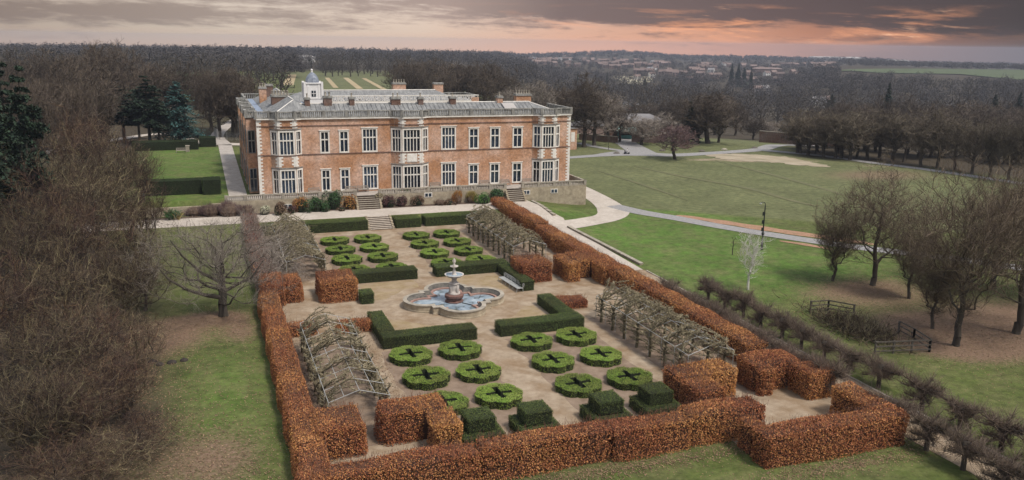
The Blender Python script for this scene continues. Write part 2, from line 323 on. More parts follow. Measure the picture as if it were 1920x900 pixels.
# ------------------------------------------------------------------ mesh helpers
class MB:
    """collects faces and links them as ONE mesh object"""
    def __init__(s): s.v = []; s.f = {3: [], 4: []}; s.n = 0; s.ng = []
    def add(s, V, F, mi=0, tint=None):
        V = np.asarray(V, float).reshape(-1, 3); F = np.asarray(F, np.int64)
        if len(F) == 0: return
        k = F.shape[1]
        t = np.full(len(F), .5) if tint is None else np.broadcast_to(np.asarray(tint, float), (len(F),))
        s.v.append(V); s.f[k].append((F+s.n, np.full(len(F), mi), t)); s.n += len(V)
    def box(s, x0, x1, y0, y1, z0, z1, mi=0, tint=.5):
        V = [(x, y, z) for z in (z0, z1) for (x, y) in ((x0,y0),(x1,y0),(x1,y1),(x0,y1))]
        s.add(V, [(0,3,2,1),(4,5,6,7),(0,1,5,4),(1,2,6,5),(2,3,7,6),(3,0,4,7)], mi, tint)
    def obox(s, o, u, w, l0, l1, d0, d1, z0, z1, mi=0):
        """box in a wall frame: origin o, along u, depth direction w (both 2-D units)"""
        o = np.asarray(o); V = []
        for z in (z0, z1):
            for (a, b) in ((l0,d0),(l1,d0),(l1,d1),(l0,d1)):
                p = o[:2]+np.asarray(u)*a+np.asarray(w)*b; V.append((p[0], p[1], z))
        s.add(V, [(0,3,2,1),(4,5,6,7),(0,1,5,4),(1,2,6,5),(2,3,7,6),(3,0,4,7)], mi)
    def quad(s, a, b, c, d, mi=0): s.add([a, b, c, d], [(0,1,2,3)], mi)
    def prism(s, pts, z0, z1, mi=0, cap=True, mtop=None):
        pts = [tuple(p[:2]) for p in pts]; n = len(pts)
        V = [(x,y,z0) for x,y in pts]+[(x,y,z1) for x,y in pts]
        s.add(V, [(i,(i+1)%n,n+(i+1)%n,n+i) for i in range(n)], mi)
        if cap:
            c = np.mean(pts, 0); V2 = [(x,y,z1) for x,y in pts]+[(c[0],c[1],z1)]
            s.add(V2, [(i,(i+1)%n,n) for i in range(n)], mi if mtop is None else mtop)
    def lathe(s, prof, n=16, c=(0,0,0), mi=0):
        V = []; F = []
        for r, z in prof:
            for k in range(n):
                a = 2*math.pi*k/n; V.append((c[0]+r*math.cos(a), c[1]+r*math.sin(a), c[2]+z))
        for i in range(len(prof)-1):
            for k in range(n): F.append((i*n+k, i*n+(k+1)%n, (i+1)*n+(k+1)%n, (i+1)*n+k))
        s.add(V, F, mi)
    def tubes(s, P0, P1, R0, R1, k=4, mi=0, tint=None):
        P0 = np.asarray(P0, float).reshape(-1,3); P1 = np.asarray(P1, float).reshape(-1,3); n = len(P0)
        if n == 0: return
        R0 = np.broadcast_to(np.asarray(R0, float), (n,)); R1 = np.broadcast_to(np.asarray(R1, float), (n,))
        d = P1-P0; d = d/(np.linalg.norm(d, axis=1, keepdims=True)+1e-9)
        a = np.where(np.abs(d[:, 2:3]) < .9, np.array([[0,0,1.]]), np.array([[1.,0,0]]))
        u = np.cross(d, a); u /= np.linalg.norm(u, axis=1, keepdims=True)+1e-9; w_ = np.cross(d, u)
        V = np.zeros((n, 2*k, 3))
        for j in range(k):
            c_, s_ = math.cos(2*math.pi*j/k), math.sin(2*math.pi*j/k)
            o = u*c_+w_*s_; V[:, j] = P0+o*R0[:, None]; V[:, k+j] = P1+o*R1[:, None]
        base = (np.arange(n)*2*k)[:, None, None]
        f = np.array([[j, (j+1) % k, k+(j+1) % k, k+j] for j in range(k)])[None]
        t = None if tint is None else np.repeat(np.broadcast_to(np.asarray(tint, float), (n,)), k)
        s.add(V.reshape(-1,3), (base+f).reshape(-1,4), mi, t)
    def poly(s, pts, r, k=6, mi=0):
        pts = np.asarray(pts, float); r = np.broadcast_to(np.asarray(r, float), (len(pts),)); s.tubes(pts[:-1], pts[1:], r[:-1], r[1:], k, mi)
    def leaves(s, P, Nrm, size, rng, mi=0, tint=None, spread=.9, aspect=.65):
        n = len(P)
        if n == 0: return
        d = Nrm+rng.normal(0, spread, (n,3)); d /= np.linalg.norm(d, axis=1, keepdims=True)+1e-9
        a = rng.normal(0, 1, (n,3)); u = np.cross(d, a); u /= np.linalg.norm(u, axis=1, keepdims=True)+1e-9; v = np.cross(d, u)
        sz = size*rng.uniform(.7, 1.3, n)[:, None]
        V = np.stack([P-u*sz*.5, P-v*sz*.5*aspect, P+u*sz*.5, P+v*sz*.5*aspect], 1).reshape(-1,3)
        F = np.arange(4*n).reshape(-1,4); s.add(V, F, mi, rng.uniform(0,1,n) if tint is None else tint)
    def mesh(s, name, mats, smooth=False):
        V = np.concatenate(s.v) if s.v else np.zeros((0,3))
        me = bpy.data.meshes.new(name); me.vertices.add(len(V)); me.vertices.foreach_set('co', V.ravel())
        loops = []; starts = []; mi = []; ti = []; o = 0
        for k in (3, 4):
            for F, M_, T in s.f[k]:
                loops.append(F.ravel()); starts.append(o+np.arange(len(F))*k); o += F.size; mi.append(M_); ti.append(T)
        loops = np.concatenate(loops); starts = np.concatenate(starts); mi = np.concatenate(mi); ti = np.concatenate(ti)
        me.loops.add(len(loops)); me.loops.foreach_set('vertex_index', loops.astype(np.int32))
        me.polygons.add(len(starts)); me.polygons.foreach_set('loop_start', starts.astype(np.int32))
        me.polygons.foreach_set('material_index', mi.astype(np.int32))
        me.polygons.foreach_set('use_smooth', np.full(len(starts), bool(smooth)))
        at_ = me.attributes.new('tint', 'FLOAT', 'FACE'); at_.data.foreach_set('value', ti.astype(np.float32))
        for mt in (mats if isinstance(mats, (list, tuple)) else [mats]): me.materials.append(MAT[mt])
        me.update(calc_edges=True); me.validate(); return me
    def build(s, name, mats, parent=None, smooth=False): return link(name, s.mesh(name, mats, smooth), parent)
def link(name, me, parent=None, loc=None, rot=0, sc=None):
    o = bpy.data.objects.new(name, me); COL.objects.link(o)
    if parent is not None: o.parent = parent
    if loc is not None: o.location = loc
    if rot: o.rotation_euler = (0, 0, rot)
    if sc is not None: o.scale = sc if isinstance(sc, (tuple, list)) else (sc, sc, sc)
    return o
def tag(o, label, cat, group=None, kind=None):
    if label: o['label'] = label
    if cat: o['category'] = cat
    if group: o['group'] = group
    if kind: o['kind'] = kind
    return o
def thing(name, label, cat, loc=(0,0,0), rot=0, group=None, sc=None):
    return tag(link(name, None, None, tuple(float(c) for c in loc), rot, sc), label, cat, group)
def struct(o): o['kind'] = 'structure'; return o
def copy_tree(o, parent=None):
    c = o.copy(); COL.objects.link(c)
    if parent is not None: c.parent = parent
    for ch in list(o.children): copy_tree(ch, c)
    return c
ORD = ['first','second','third','fourth','fifth','sixth','seventh','eighth','ninth','tenth','eleventh','twelfth','thirteenth','fourteenth','fifteenth','sixteenth','seventeenth','eighteenth','nineteenth','twentieth']
rng = np.random.default_rng(7)

# ------------------------------------------------------------------ terrain
def sm(x, a, b):
    t = np.clip((x-a)/(b-a), 0, 1); return t*t*(3-2*t)
def height(x, y):
    x = np.asarray(x, float); y = np.asarray(y, float)
    d = np.hypot(x-CAM[0], y-CAM[1]); az = np.degrees(np.arctan2(x-CAM[0], y-CAM[1])-YAW)
    az = (az+180) % 360-180
    z = np.zeros_like(d)
    # the west lawn and the terraces round the house
    lawn = 3.2*sm(y, 63.4, 64.2)*sm(-x, -12, -4)*sm(-y, -300, -170)
    terr = 1.4*sm(y, 54.0, 54.8)*sm(-x, -21.5, -20.7)*sm(-y, -300, -170)
    z = np.maximum(z, np.maximum(lawn, terr))
    eb = 1.4*sm(y, 44, 59)*sm(-x, -36, -23)*sm(x, 20, 21)*sm(-y, -100, -66)
    z = np.maximum(z, eb)
    # the land beyond: a level park to the north, a valley to the east, low ridges all round
    pxc = 960+1571.2*np.tan(np.radians(np.clip(az, -60, 60)))
    D = np.interp(pxc, [-300,0,200,340,480,560,620,700,800,900,1000,1060,1150,1220,1260,1400,1500,1600,1700,1920,2300], [23,23,22,25,23,15,18,19,22,20,19,16,11,14,17,16,18,16,20,20,20])
    zr = 26.2-3000*D/1571-13; ze = 26.2-5200*(D+12)/1571-10
    e = sm(az, -4, 6); e2 = sm(az, 16, 22)
    z1 = np.interp(d, [0, 700, 1100], [0, 0, -2.0])
    z2 = np.interp(d, [0, 238, 300, 380, 520, 800, 1100], [0, 0, -5, -11, -18, -23, -23])+e2*np.interp(d, [0, 700, 1000, 1100], [0, 0, 13, 14])
    near = (1-e)*z1+e*z2
    z3 = np.interp(d, [0, 700, 1100, 1400], [0, 0, -2, -4])*(1-e)+e*(np.interp(d, [0, 1100, 1500], [-23, -23, -19])+e2*np.interp(d, [0, 1100, 1500], [14, 14, 12]))
    t1 = np.clip((d-1300)/1700, 0, 1); far = z3+(zr-z3)*t1*t1*(3-2*t1)
    hz = np.where(d < 1100, near, far+(near-far)*np.clip(1-(d-1100)/200, 0, 1))
    hz = np.where(d > 3000, zr+(ze-zr)*(d-3000)/2200, hz)
    hz = hz+1.2*np.sin(x/310+1)*np.sin(y/270)*sm(d, 600, 1500)
    return z+hz
def ground_at(px, py):
    d = ray(px, py); lo = 20.0
    for t in np.geomspace(40, 9000, 900):
        p = CAM+d*t
        if p[2] < height(p[0], p[1]):
            hi = t
            for _ in range(20):
                mid = (lo+hi)/2; p = CAM+d*mid
                if p[2] < height(p[0], p[1]): hi = mid
                else: lo = mid
            return CAM+d*hi
        lo = t
    return CAM+d*4000

def grid_axis(a, b, step, far, ratio=1.07):
    mid = list(np.arange(a, b+step*.5, step)); lo, hi = [], []; s = step; x = a
    while x > -far: s *= ratio; x -= s; lo.append(x)
    s = step; x = b
    while x < far: s *= ratio; x += s; hi.append(x)
    return np.array(lo[::-1]+mid+hi)
def build_ground():
    X = grid_axis(-52, 64, .8, 3500, 1.07); Y = grid_axis(-34, 70, .8, 3500, 1.05)
    gx, gy = np.meshgrid(X, Y); gz = height(gx, gy)
    V = np.stack([gx, gy, gz], -1).reshape(-1,3); nx, ny = len(X), len(Y)
    i, j = np.meshgrid(np.arange(nx-1), np.arange(ny-1)); a = (j*nx+i).ravel()
    F = np.stack([a, a+1, a+nx+1, a+nx], 1)
    mb = MB(); mb.add(V, F); o = mb.build('ground', 'ground_cover', None, True); struct(o)
    x, y = V[:,0], V[:,1]
    d = np.hypot(x-CAM[0], y-CAM[1]); az = np.degrees(np.arctan2(x-CAM[0], y-CAM[1])-YAW); az = (az+180) % 360-180
    def blob(cx, cy, rx, ry=None, rot=0):
        ry = ry or rx; c, s = math.cos(rot), math.sin(rot); u = (x-cx)*c+(y-cy)*s; v = -(x-cx)*s+(y-cy)*c
        return np.clip(1.25-np.sqrt((u/rx)**2+(v/ry)**2), 0, 1)
    A = {}
    A['lush'] = np.clip(sm(x, 24, 28)*sm(-y, -62, -50)*sm(y, 2, 14)*sm(-x, -62, -46) + .75*sm(-x, 16, 20)*sm(y, 63, 66)*sm(-x, -10, 20) + .5*blob(-22.5, 0, 4, 12), 0, 1)
    # everything beyond the east drive is the olive park field
    e = (x-41)*.62+(y-58)*.78
    A['field'] = np.clip(sm(e, -.6, .6)*sm(x, 36, 38) + sm(d, 260, 340)*sm(az, -16, -13), 0, 1)*sm(-d, -5000, -3000)
    A['litter'] = np.clip(1.0*blob(47, 8, 9, 6)+1.3*blob(50, -6, 17, 10)+1.0*blob(41, -8, 7)+.55*blob(37, 6, 9, 7)+1.0*blob(-27, 15, 7, 6)+1.05*blob(-34, 3, 9, 20)+.75*blob(-23, -10, 4, 6)+.8*blob(-23.5, 19, 4, 3)+.7*blob(-20.5, 14, 2.2, 8)
        +.8*blob(0, -19.9, 18, .7)+.8*blob(15, -24.2, 7, .7)+.9*blob(110, 75, 22, 12)+.6*blob(-30, -14, 9, 9)+.55*blob(-35,58.5,12,2.5), 0, 1.1)*.62
    A['worn'] = np.clip(1.25*blob(100, 100, 17, 4.2, -.25)+1.0*blob(120, 86, 12, 2.0, -.5)+1.0*blob(86, 106, 9, 2.0, -.1)+.5*blob(23, -19, 2.4, 12), 0, 1.0)*.62
    A['dark_ground'] = np.clip(1.0*blob(-28.5, -3.5, 3.2, 5)+blob(-29, 6, 2.6, .7, .2), 0, 1.1)*.62  # two patches of ground left of the garden, coloured much darker
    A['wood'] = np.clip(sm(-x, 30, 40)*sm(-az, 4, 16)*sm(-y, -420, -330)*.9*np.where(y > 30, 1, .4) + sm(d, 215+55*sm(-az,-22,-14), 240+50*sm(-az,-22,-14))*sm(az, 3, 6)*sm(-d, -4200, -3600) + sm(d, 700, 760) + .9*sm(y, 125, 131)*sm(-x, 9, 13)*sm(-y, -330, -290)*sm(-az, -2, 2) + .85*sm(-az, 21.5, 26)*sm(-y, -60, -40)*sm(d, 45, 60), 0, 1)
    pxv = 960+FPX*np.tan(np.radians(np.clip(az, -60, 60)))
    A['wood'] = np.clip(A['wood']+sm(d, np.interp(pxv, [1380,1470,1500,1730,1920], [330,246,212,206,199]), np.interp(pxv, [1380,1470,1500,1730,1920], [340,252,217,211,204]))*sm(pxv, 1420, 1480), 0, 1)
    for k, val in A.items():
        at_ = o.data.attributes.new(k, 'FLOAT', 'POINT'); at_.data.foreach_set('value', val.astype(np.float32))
build_ground()

def sheet(name, mat, pts, lift=.03, cell=1.0, flat=None, wob=0.0, seed=0):
    """a thin surface laid over the ground inside a closed outline, following the terrain"""
    bm = bmesh.new(); P = [tuple(p[:2]) for p in pts]
    if wob:
        rr = random.Random(seed); Q = []
        for i, a in enumerate(P):
            b = P[(i+1) % len(P)]; L_ = math.hypot(b[0]-a[0], b[1]-a[1]); n = max(1, int(L_/1.2))
            for k in range(n): Q.append((a[0]+(b[0]-a[0])*k/n+rr.uniform(-wob, wob), a[1]+(b[1]-a[1])*k/n+rr.uniform(-wob, wob)))
        P = Q
    vs = [bm.verts.new((x, y, 0)) for x, y in P]; bm.faces.new(vs)
    xs = [p[0] for p in P]; ys = [p[1] for p in P]
    if flat is None:
        for ax, lo, hi in ((0, min(xs), max(xs)), (1, min(ys), max(ys))):
            n = max(1, min(60, int((hi-lo)/cell)))
            for k in range(1, n):
                co = [0, 0, 0]; co[ax] = lo+(hi-lo)*k/n; no = [0, 0, 0]; no[ax] = 1
                bmesh.ops.bisect_plane(bm, geom=bm.verts[:]+bm.edges[:]+bm.faces[:], plane_co=co, plane_no=no)
    for v in bm.verts: v.co.z = (float(height(v.co.x, v.co.y)) if flat is None else flat)+lift
    bmesh.ops.recalc_face_normals(bm, faces=bm.faces[:])
    me = bpy.data.meshes.new(name); bm.to_mesh(me); bm.free()
    for p in me.polygons:
        if p.normal.z < 0: p.flip()
    me.materials.append(MAT[mat]); return link(name, me)
def smooth_path(pts, n=8):
    P = [np.array(p[:2], float) for p in pts]; out = []
    for i in range(len(P)-1):
        p0 = P[max(i-1, 0)]; p1 = P[i]; p2 = P[i+1]; p3 = P[min(i+2, len(P)-1)]
        for k in range(n):
            t = k/n; out.append(.5*((2*p1)+(-p0+p2)*t+(2*p0-5*p1+4*p2-p3)*t*t+(-p0+3*p1-3*p2+p3)*t**3))
    out.append(P[-1]); return out
def ribbon(name, mat, pts, wid, lift=.04):
    C = smooth_path(pts); n = len(C); W_ = np.interp(np.linspace(0, 1, n), np.linspace(0, 1, len(wid)), wid) if isinstance(wid, (list, tuple)) else np.full(n, wid)
    V = []; F = []
    for i in range(n):
        a = C[max(i-1, 0)]; b = C[min(i+1, n-1)]; t = (b-a)/np.linalg.norm(b-a); nn = np.array([-t[1], t[0]])
        for k in range(5):
            p = C[i]+nn*W_[i]*(k/4-.5); V.append((p[0], p[1], float(height(p[0], p[1]))+lift))
    for i in range(n-1):
        for k in range(4): F.append((i*5+k, i*5+5+k, i*5+6+k, i*5+1+k))
    mb = MB(); mb.add(V, F); return struct(mb.build(name, mat, None, True))

# garden floor, paths and drives
struct(sheet('garden_path', 'gravel', [(-17.5,-17.6),(9.6,-17.6),(9.6,-22.4),(22.0,-22.4),(22,-10),(18.8,-10),(18.8,54.6),(-17.5,54.6)], .03, flat=0))
for sx in (-1, 1):
    for y0, y1 in ((28.4, 49.5), (-12.0, 4.6)):
        struct(sheet('bed_soil', 'bed_soil', [(sx*1.7,y0),(sx*9.9,y0),(sx*9.9,y1),(sx*1.7,y1)], .034, flat=0, wob=.25, seed=int(y0)+sx))
        struct(sheet('bed_soil', 'bed_soil', [(sx*11.3,y0),(sx*16.9,y0),(sx*16.9,y1+3),(sx*11.3,y1+3)], .035, flat=0, wob=.3, seed=int(y0)+sx+9))
def corner_ground():
    for sx in (-1, 1):
        for sy in (-1, 1):
            arc = [(.15+sx*7.1*math.cos(a), 16.1+sy*7.1*math.sin(a)) for a in np.linspace(R(28), R(72), 9)]
            cx_, cy_ = (sx*7.8, 25.7 if sy > 0 else 7.2); pts = [(cx_, 19.4 if sy > 0 else 12.9), (cx_, cy_), (sx*1.9, cy_)] ; pts = pts+arc[::-1]
            struct(sheet('worn_ground', 'worn_ground', pts, .037, flat=0, wob=.22, seed=5+sx+3*sy))
corner_ground()
struct(sheet('upper_path', 'pale_path', [(-40,54.9),(20.6,54.9),(20.6,60.9),(-40,60.9)], .03, flat=1.4))
struct(sheet('border_soil', 'dark_ground', [(-40,60.4),(-1.9,60.4),(-1.9,61.5),(-40,61.5)], .05, flat=1.4))
struct(sheet('border_soil', 'dark_ground', [(1.4,60.1),(21.9,60.1),(21.9,61.5),(1.4,61.5)], .05, flat=1.4))
struct(sheet('west_path', 'paving', [(-20.0,64.3),(-17.4,64.3),(-17.4,133),(-20.2,133)], .05, flat=3.2))
struct(sheet('avenue_path', 'gravel', [(21.9,-40),(25.3,-40),(25.3,22),(20.8,22),(21.0,-6)], .035, 1.5))
struct(sheet('east_path', 'pale_path', [(20.7,22),(25.2,22),(26.2,46),(27.2,50.5),(26.2,55),(25.4,61.5),(21.5,61.5),(20.7,55)], .045, 1.2))
ribbon('east_path', 'pale_path', [at(1062,424),at(1100,418),at(1140,408),at(1150,396),at(1135,381),at(1110,366),at(1082,352),at(1050,340)], [4.2,4.0,4.4,5.2,4.5,4.2,4.0,4], .05)
ribbon('drive', 'grey_road', [at(1150,386),at(1200,398),at(1265,409),at(1340,423),at(1430,438),at(1550,456),at(1640,468),at(1760,482),at(1930,505)], [3.0,3.4,3.2,3.0,3.0,3,3,3,3], .055)
ribbon('far_drive', 'grey_road', [at(1050,297),at(1120,292),at(1180,288),at(1260,291),at(1340,287),at(1420,281),at(1452,273),at(1500,268),at(1560,262)], [3,3.5,9,5,4,4.5,4.5,4.5,4], .06)
ribbon('far_drive', 'grey_road', [at(1420,281),at(1500,288),at(1570,296),at(1640,306),at(1730,317),at(1920,345)], [3.5,3.2,3,3,3,3], .058)
ribbon('far_drive', 'grey_road', [at(1205,287),at(1180,272),at(1168,262),at(1165,240)], [7,6,6,6], .062)
ribbon('park_path', 'grey_road', [at(1175,284),at(1120,276),at(1085,268)], [2.5,2.5,2.5], .055)
ribbon('woodchip_strip', 'chips', [at(1268,404),at(1330,413),at(1400,424),at(1480,436),at(1560,447),at(1640,459)], [.6,2.2,1.8,2.9,2.3,3.2,2.4,2.9,2.2,2.7,1.6,.6], .045)
ribbon('woodchip_strip', 'chips', [at(1462,452),at(1510,459),at(1560,468)], [.5,1.4,.5], .046)
P0 = at(285,262,3.2); ribbon('wood_path', 'pale_path', [(-60,112),(P0[0],P0[1]+12),(-24,136),(-18,132),(-12,130)], [3,3,3,4,4], .05)
ribbon('wood_path', 'paving', [(-19,131),(-20,150),(-17,175),(-13,200)], [3.5,3,3,3], .055)
ribbon('field_track', 'track', [at(1190,312),at(1280,331),at(1400,353),at(1500,380),at(1590,398)], [.3,1.3,1.5,1.3,.4], .05)
ribbon('field_track', 'track', [at(1340,301),at(1440,326),at(1540,353),at(1610,375)], [.3,1.3,1.3,.4], .05)
ribbon('field_track', 'track', [at(1120,320),at(1200,345),at(1290,376)], [.3,1.0,.3], .05)
struct(sheet('dry_patch', 'dry_patch', [at(*q)[:2] for q in ((1322,290),(1360,288),(1410,290),(1470,294),(1532,306),(1560,314),(1500,310),(1450,305),(1390,301),(1345,297))], .045, 3, wob=.9, seed=4))
# far field with its mown strips
for (a, b, c) in (((613,146),(630,165),2.8), ((648,146),(675,167),3.6), ((682,147),(722,169),3.0), ((548,140),(540,160),6)):
    ribbon('mown_strip', 'mown_strip', [at(*a), at((a[0]+b[0])/2, (a[1]+b[1])/2), at(*b)], c, .12)

# ------------------------------------------------------------------ the house
HZ, TOPZ = 3.3, 14.5
FY = 65.13
def wall_panel(mb, o, u, L_, z0, z1, holes, mi=0, depth=.22):
    """a wall face with rectangular openings and their reveals; outward is to the right of u turned -90 degrees"""
    o = np.asarray(o, float); u = np.asarray(u, float); inn = np.array([-u[1], u[0]])
    def P(l, z, d=0): p = o[:2]+u*l+inn*d; return (p[0], p[1], z)
    xs = sorted({0, L_, *[h[0] for h in holes], *[h[1] for h in holes]}); zs = sorted({z0, z1, *[h[2] for h in holes], *[h[3] for h in holes]})
    for a, b in zip(xs, xs[1:]):
        for c, d in zip(zs, zs[1:]):
            mx, mz = (a+b)/2, (c+d)/2
            if any(h[0] < mx < h[1] and h[2] < mz < h[3] for h in holes): continue
            mb.quad(P(a,c), P(b,c), P(b,d), P(a,d), mi)
    for h in holes:
        a, b, c, d = h
        mb.quad(P(a,c), P(a,c,depth), P(a,d,depth), P(a,d), mi); mb.quad(P(b,c), P(b,d), P(b,d,depth), P(b,c,depth), mi)
        mb.quad(P(a,d), P(a,d,depth), P(b,d,depth), P(b,d), mi); mb.quad(P(a,c), P(b,c), P(b,c,depth), P(a,c,depth), mi)
def window_mesh(o, u, a, b, c, d, lights, tr=.6, glass=True, surround=.2, hood=True):
    """stone frame with mullions and transom (slot 0), panes (slot 1)"""
    u = np.asarray(u, float); out = np.array([u[1], -u[0]]); f = MB(); g = MB() if not glass else f
    bx = lambda l0, l1, d0, d1, z0, z1, mi=0: f.obox(o, u, out, l0, l1, d0, d1, z0, z1, mi)
    s = surround
    bx(a-s, a+.02, -.05, .06, c-s, d+s); bx(b-.02, b+s, -.05, .06, c-s, d+s)
    bx(a+.02, b-.02, -.05, .06, d-.02, d+s); bx(a+.02, b-.02, -.05, .085, c-s, c+.02)
    if hood: bx(a-s-.12, b+s+.12, -.04, .14, d+s+.003, d+s+.12)
    W_ = b-a; mw = .115
    for k in range(1, lights):
        x = a+W_*k/lights; bx(x-mw/2, x+mw/2, -.17, -.02, c+.02, d-.02)
    zt = c+(d-c)*tr; bx(a+.02, b-.02, -.165, -.03, zt-.085, zt+.085)
    p = lambda l, z: (o[0]+u[0]*l-out[0]*.15, o[1]+u[1]*l-out[1]*.15, z)
    if glass: f.quad(p(a,c), p(b,c), p(b,d), p(a,d), 1); return f, None
    g.quad(p(a,c), p(b,c), p(b,d), p(a,d), 0); return f, g
def balustrade(mb, pts, z0, z1, step=.3, pier=3.4, mi=0, closed=False, bal=.075):
    h = z1-z0
    for a, b in zip(pts, pts[1:]):
        a = np.array(a[:2], float); b = np.array(b[:2], float); L_ = np.linalg.norm(b-a); u = (b-a)/L_; out = np.array([u[1], -u[0]])
        mb.obox(a, u, out, -.14, L_+.14, -.17, .17, z0, z0+.16, mi); mb.obox(a, u, out, -.15, L_+.15, -.19, .19, z1-.16, z1, mi)
        n = max(1, round(L_/pier))
        for k in range(n+1): mb.obox(a, u, out, L_*k/n-.22, L_*k/n+.22, -.2, .2, z0+.02, z1+.04, mi)
        for k in range(int(L_/step)):
            l = (k+.5)*step; mb.obox(a, u, out, l-bal, l+bal, -bal, bal, z0+.162, z1-.162, mi)

house = thing('brick_mansion', 'large two-storey red brick mansion with white stone window frames, grey lead roof and white cupola', 'mansion', (0,0,0))
def build_house():
    SX0, SX1 = -15.6, 34.4; NY0, NY1, NX1 = 98.5, 108.0, 29.0; WX1 = -5.4; SY1 = 75.0
    wall = MB(); H = []
    flat = [(-6.4,-5.35,'n'),(-3.55,-2.45,'n'),(-.1,1.9,'w'),(12.4,14.45,'w'),(16.95,18.25,'n'),(20.55,21.85,'n'),(24.4,25.75,'n')]
    holes = []
    for a, b, k in flat:
        holes.append((a-SX0, b-SX0, 9.55, 12.85 if k == 'w' else 12.55)); holes.append((a-SX0, b-SX0, 3.75, 7.1 if k == 'w' else 6.75))
    bays = [(-13.75,-12.75,-10.3,-9.3,1.0,2,4), (4.2,5.7,8.75,10.1,1.2,3,5), (27.7,28.9,31.3,32.5,1.0,2,4)]
    cuts = [SX0]+[q for b in bays for q in (b[0], b[3])]+[SX1]
    for i in range(0, len(cuts), 2):
        a, b = cuts[i], cuts[i+1]; hh = [(h[0]+SX0-a, h[1]+SX0-a, h[2], h[3]) for h in holes if a <= h[0]+SX0 < b]
        wall_panel(wall, (a, FY), (1,0), b-a, HZ, TOPZ, hh)
    for (a, b, c, d) in holes:
        f, g = window_mesh((SX0, FY), (1,0), a, b, c, d, 4 if b-a > 1.8 else 2, .62, False)
        wo = f.build('window', 'white_stone', house); g.build('pane', 'glass', wo)
    # canted bays rising through both floors
    for bi, (x0, x1, x2, x3, p, nl, nf) in enumerate(bays):
        bm = MB(); q = [(x0, FY), (x1, FY-p), (x2, FY-p), (x3, FY)]; fr = []
        for k in range(3):
            a = np.array(q[k]); b = np.array(q[k+1]); L_ = np.linalg.norm(b-a); u = (b-a)/L_; mg = .26
            hs = [(mg, L_-mg, 9.45, 12.75), (mg, L_-mg, 3.65, 7.05)]
            wall_panel(bm, a, u, L_, HZ, TOPZ, hs)
            for h in hs:
                f, _ = window_mesh(a, u, *h, nf if k == 1 else nl, .62, True, mg-.03, False)
                fr.append(f)
        # grey roof ledge over each floor of windows and white quoins on the corners
        for z in (7.38, 13.08): bm.prism([(x0-.12, FY), (x1-.08, FY-p-.14), (x2+.08, FY-p-.14), (x3+.12, FY)], z, z+.12, 2, True, 2)
        for (cx, ca, cb) in ((x1, q[0], q[2]), (x2, q[3], q[1])):
            c = np.array((cx, FY-p)); ua = (np.array(ca)-c); ua /= np.linalg.norm(ua); ub = (np.array(cb)-c); ub /= np.linalg.norm(ub)
            for z0, z1 in ((7.6, 9.15), (13.3, 14.42)):
                n = round((z1-z0)/.24)
                for k in range(n):
                    za = z0+(z1-z0)*k/n; la, lb = (.34, .62) if k % 2 else (.6, .36)
                    for uu, ln in ((ua, la), (ub, lb)):
                        nn = np.array([-uu[1], uu[0]]); nn = nn if np.dot(nn, (0,-1)) > 0 else -nn
                        bm.obox(c, uu, nn, -.015, ln, -.02, .05, za, za+(z1-z0)/n-.004, 1)
        if bi == 1:
            bm.obox((x1, FY-p), (1,0), (0,-1), .72, x2-x1-.72, 0, .07, 7.75, 9.1, 1); bm.obox((x1, FY-p), (1,0), (0,-1), .84, x2-x1-.84, .07, .1, 7.87, 8.98, 1)
        bo = bm.build('bay_front', ['brick', 'white_stone', 'grey_stone'], house)
        for f in fr: f.build('window', ['white_stone', 'glass'], bo)
    # west front with square bays
    y = FY
    wb = [(67.6, 71.0), (76.0, 79.4), (84.4, 87.8), (93, 96.4)]; ys = FY
    def west(y0, y1, x): wall_panel(wall, (x, y1), (0,-1), y1-y0, HZ, TOPZ, [])
    wparts = []
    for (b0, b1) in wb:
        west(ys, b0, SX0); ys = b1
        wall_panel(wall, (SX0-1.35, b0), (1,0), 1.35, HZ, TOPZ, [(.22,1.12,9.45,12.7),(.22,1.12,3.7,7.0)])
        wall_panel(wall, (SX0, b1), (-1,0), 1.35, HZ, TOPZ, [])
        wall_panel(wall, (SX0-1.35, b1), (0,-1), b1-b0, HZ, TOPZ, [(.5,b1-b0-.5,9.45,12.7),(.5,b1-b0-.5,3.7,7.0)])
        for z0, z1 in ((9.45,12.7),(3.7,7.0)):
            f, g = window_mesh((SX0-1.35, b0), (1,0), .22, 1.12, z0, z1, 2, .55, False, .1, False); wo = f.build('window', 'grey_stone', house); g.build('pane', 'glass', wo)
            f, g = window_mesh((SX0-1.35, b1), (0,-1), .5, b1-b0-.5, z0, z1, 4, .6, False, .15, False); wo = f.build('window', 'grey_stone', house); g.build('pane', 'glass', wo)
    west(ys, NY1, SX0)
    # remaining walls: east end, courtyard sides, north wing
    wall_panel(wall, (SX1, FY), (0,1), SY1-FY, 0, TOPZ, []); wall_panel(wall, (SX1, SY1), (-1,0), SX1-WX1, 0, TOPZ, [])
    wall_panel(wall, (WX1, SY1), (0,1), NY0-SY1, 0, TOPZ, []); wall_panel(wall, (WX1, NY0), (1,0), NX1-WX1, 0, TOPZ, [])
    wall_panel(wall, (NX1, NY0), (0,1), NY1-NY0, 0, TOPZ, []); wall_panel(wall, (NX1, NY1), (-1,0), NX1-SX0, 0, TOPZ, [])
    wall.build('wall', 'brick', house)
    # quoins and string courses
    qn, qe = MB(), MB()
    n = 44
